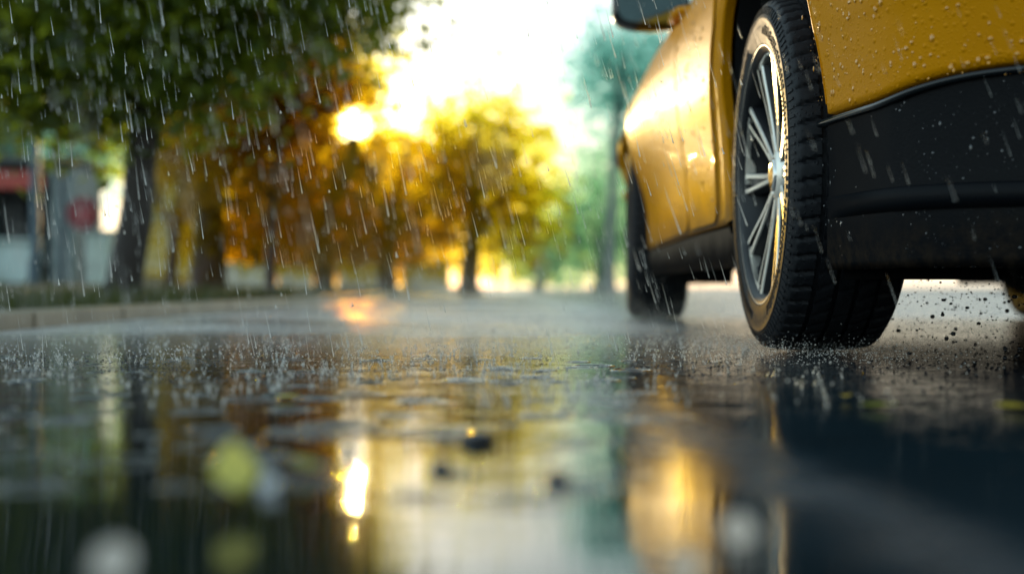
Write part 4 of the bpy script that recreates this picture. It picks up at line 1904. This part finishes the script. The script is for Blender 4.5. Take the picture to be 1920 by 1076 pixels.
def spindle(mb, p, d, L, r, seg=5):
    d = d.normalized()
    a = d.orthogonal().normalized()
    b = d.cross(a)
    rows = []
    for (f, q) in ((.35, .32), (.7, .5), (.88, .85), (.95, 1.0), (.985, .7)):
        rows.append([p + d * (L * f) + (a * math.cos(2 * PI * k / seg) + b * math.sin(2 * PI * k / seg)) * r * q for k in range(seg)])
    bs = len(mb.v)
    mb.grid(rows, closed=True)
    e = len(mb.v)
    mb.v.append(tuple(p))
    mb.v.append(tuple(p + d * L))
    for k in range(seg):
        mb.f.append((e, bs + (k + 1) % seg, bs + k))
        mb.mi.append(0)
        mb.f.append((e + 1, bs + 4 * seg + k, bs + 4 * seg + (k + 1) % seg))
        mb.mi.append(0)


def rain():
    mb = MB()
    rnd = random.Random(21)
    for _ in range(2300):
        Y = rnd.uniform(1.7, 3.5)
        px = rnd.uniform(-40, 1960)
        py = rnd.uniform(-60, 640)
        p = at(px, py, Y)
        if p.z < .02:
            continue
        xl = p.x - CAR_X
        if xl > -.95 and -.85 < Y - CAR_Y < 3.5 and p.z < 1.45:
            if Y > CAR_Y - .80 or rnd.random() < .6:
                continue
        big = rnd.random()
        L = rnd.uniform(.010, .035) if big < .72 else rnd.uniform(.03, .075)
        r = rnd.uniform(.00024, .0005) if big < .78 else rnd.uniform(.0005, .0011)
        d = Vector((.24 + rnd.gauss(0, .035), -.36 + rnd.gauss(0, .05), -1))
        spindle(mb, p, d, L, r)
    for k in range(560):
        Y = rnd.uniform(.75, 1.7) if k < 90 else rnd.uniform(3.5, 7.0)
        p = at(rnd.uniform(-40, 1050 if k < 90 else 1150), rnd.uniform(-60, 600), Y)
        if p.z < .03:
            continue
        d = Vector((.24 + rnd.gauss(0, .04), -.36 + rnd.gauss(0, .05), -1))
        spindle(mb, p, d, rnd.uniform(.015, .06), rnd.uniform(.0003, .0006) if k < 90 else rnd.uniform(.0009, .0018))
    for k in range(90):
        Y = rnd.uniform(1.45, 1.72)
        p = at(rnd.uniform(1150, 1960), rnd.uniform(-40, 560), Y)
        if p.z > .02:
            spindle(mb, p, Vector((.24 + rnd.gauss(0, .04), -.36 + rnd.gauss(0, .05), -1)), rnd.uniform(.012, .04), rnd.uniform(.00016, .00032))
    # plump drops caught just before they land
    for k in range(70):
        Y = rnd.uniform(1.8, 3.0)
        p = at(rnd.uniform(0, 1900), rnd.uniform(60, 640), Y)
        if p.z > .02 and not (p.x > .36 and Y > CAR_Y - .8):
            spindle(mb, p, Vector((.24, -.36, -1)), rnd.uniform(.006, .014), rnd.uniform(.0014, .0024), 7)
    o = mb.build('rain', M['rain'])
    tag(o, 'falling rain drops drawn out into slanting bright streaks', 'rain', kind='stuff')


rain()


def blob(mb, p, r, sq=1.0, seg=6):
    rows = []
    for (h, q) in ((-.85, .5), (-.3, .95), (.3, .95), (.85, .5)):
        rows.append([p + Vector((math.cos(2 * PI * k / seg) * r * q, math.sin(2 * PI * k / seg) * r * q, h * r * sq)) for k in range(seg)])
    b = len(mb.v)
    mb.grid(rows, closed=True)
    mb.add(rows[0], [tuple(range(seg))[::-1]])
    mb.add(rows[-1], [tuple(range(seg))])


def splashes():
    mb = MB()
    rnd = random.Random(31)
    for _ in range(5200):
        Y = 1.35 + 4.6 * rnd.random() ** 1.3
        X = rnd.uniform(-.42, .30) * Y
        if (X > .46 and Y > CAR_Y - .85) or X > .75 or (X > .12 and Y < 1.75 and rnd.random() < .85):
            continue
        if mnoise.noise((X * 5, Y * 2.5, 7.7)) < rnd.uniform(-.45, .25):
            continue
        p = Vector((X, Y, 0))
        if rnd.random() < .62:
            # crown of a few upright jets with a drop above
            k = rnd.randint(2, 5)
            for _j in range(k):
                a = rnd.uniform(0, 2 * PI)
                h = rnd.uniform(.003, .012)
                q = p + Vector((math.cos(a), math.sin(a), 0)) * rnd.uniform(.001, .006)
                spindle(mb, q + Vector((0, 0, h)), Vector((math.cos(a) * -.5, math.sin(a) * -.5, -1)), h * 1.1, rnd.uniform(.0005, .0011), 5)
                if rnd.random() < .6:
                    blob(mb, q + Vector((math.cos(a) * .003, math.sin(a) * .003, h + rnd.uniform(.001, .009))), rnd.uniform(.0005, .0014), 1.2)
        else:
            blob(mb, p + Vector((0, 0, rnd.uniform(.001, .02))), rnd.uniform(.0006, .0016), 1.3)
    o = mb.build('rain_splashes', M['splash'])
    tag(o, 'small bright splashes where rain hits the wet road', 'splash', kind='stuff')


splashes()


def rings():
    """raised water rings where drops have just hit the puddle"""
    mb = MB()
    rnd = random.Random(61)
    n = 0
    while n < 125:
        Y = rnd.uniform(.75, 2.3)
        X = rnd.uniform(-.40, .12) * Y
        n += 1
        R0 = rnd.uniform(.006, .032)
        for q in range(rnd.randint(1, 3)):
            rr = R0 * (1 - .36 * q)
            w_ = rr * .10 + .0012
            h_ = rnd.uniform(.0004, .0012) * (1 - .2 * q)
            rows = []
            for (o_, z) in ((-w_, -.0004), (-w_ * .5, h_ * .6), (0, h_), (w_ * .5, h_ * .6), (w_, -.0004)):
                rows.append([Vector((X + (rr + o_) * math.cos(2 * PI * k / 36), Y + (rr + o_) * math.sin(2 * PI * k / 36), z)) for k in range(36)])
            mb.grid(rows, closed=True)
    t = NT('ring_water')
    p = t.principled(Base_Color=t.mixc(t.noise(t.coords(), 30, 2), (0.006, 0.010, 0.012), (0.012, 0.018, 0.02)), Roughness=.06)
    p.inputs['IOR'].default_value = 1.4
    o = mb.build('ripple_rings', t.done(p.outputs[0]))
    tag(o, 'small ripple rings where rain drops hit the puddle', 'ripples', kind='stuff')


rings()


def spray():
    rnd = random.Random(41)
    # bright mist of drops thrown up at the two left tyres
    mb = MB()
    for _ in range(7000):
        f = rnd.random()
        if f < .68:
            X = .50 + rnd.gauss(0, .12)
            Y = CAR_Y - .05 + rnd.gauss(0, .26)
            z = abs(rnd.gauss(0, .016))
        else:
            X = .52 + rnd.gauss(0, .16)
            Y = CAR_Y + WB - .1 + rnd.gauss(0, .35)
            z = abs(rnd.gauss(0, .035))
        if X > .46 and math.hypot(Y - CAR_Y, z - RW) < RW + .002 and X < .68:
            continue
        blob(mb, Vector((X, Y, z + .001)), .0003 + .0009 * rnd.random() ** 2)
    o = mb.build('tyre_spray', M['splash'])
    tag(o, 'fine white spray thrown up around the left tyres', 'spray', kind='stuff')
    # splash mist hanging low over the far road and round the front tyre
    mb = MB()
    for _ in range(15000):
        Y = rnd.uniform(4.0, 16.0)
        z = rnd.expovariate(1 / (.03 * Y ** .6)) + .002
        if rnd.random() < .22:
            X, Y = .5 + rnd.gauss(0, .22), CAR_Y + WB + rnd.gauss(-.1, .5)
            z = rnd.expovariate(1 / .035) + .002
        else:
            X = rnd.uniform(-.16, .19) * Y
            if Y < 6.3 and X > .38:
                continue
        r = rnd.uniform(.00018, .00034) * Y
        blob(mb, Vector((X, Y, z)), r, 1.3, 5)
    o = mb.build('road_mist', M['splash'])
    tag(o, 'pale mist of fine splash drops low over the far road', 'mist', kind='stuff')
    # drops flung behind the tyre, their backlit darkness painted into the colour
    mb = MB()
    for _ in range(900):
        t = rnd.random()
        X = .66 + t * .42 + rnd.gauss(0, .03)
        Y = CAR_Y - .15 + rnd.uniform(-.25, .25)
        z = rnd.uniform(.0, .15) * (1 - .2 * t)
        r = rnd.uniform(.0007, .0018) if rnd.random() < .9 else rnd.uniform(.002, .005)
        blob(mb, Vector((X, Y, z)), r, rnd.uniform(.6, 1))
    o = mb.build('dark_spray', M['mud'])
    tag(o, 'dark backlit drops flung out behind the rear tyre under the bumper', 'spray', kind='stuff')


spray()

# ------------------------------------------------------------------- camera
cam = bpy.data.cameras.new('camera')
cam.sensor_width = 36.0
cam.lens = 48.0
cam.clip_start = 0.02
cam.clip_end = 3000
cam.dof.use_dof = True
cam.dof.focus_distance = 2.16
cam.dof.aperture_fstop = 48.0 / 1000 / .0225
cam.dof.aperture_blades = 0
co = bpy.data.objects.new('camera', cam)
co.location = (0, 0, CAMH)
co.rotation_euler = (R(90), 0, 0)
COL.objects.link(co)
scene.camera = co

scene.view_settings.view_transform = 'Standard'
scene.view_settings.look = 'None'
scene.view_settings.exposure = 0
scene.view_settings.gamma = 1
cy = scene.cycles
cy.use_denoising = True
cy.max_bounces = 6
cy.transparent_max_bounces = 14
cy.diffuse_bounces = 2
cy.glossy_bounces = 3
cy.transmission_bounces = 3
cy.caustics_reflective = False
cy.caustics_refractive = False
cy.sample_clamp_indirect = 6.0
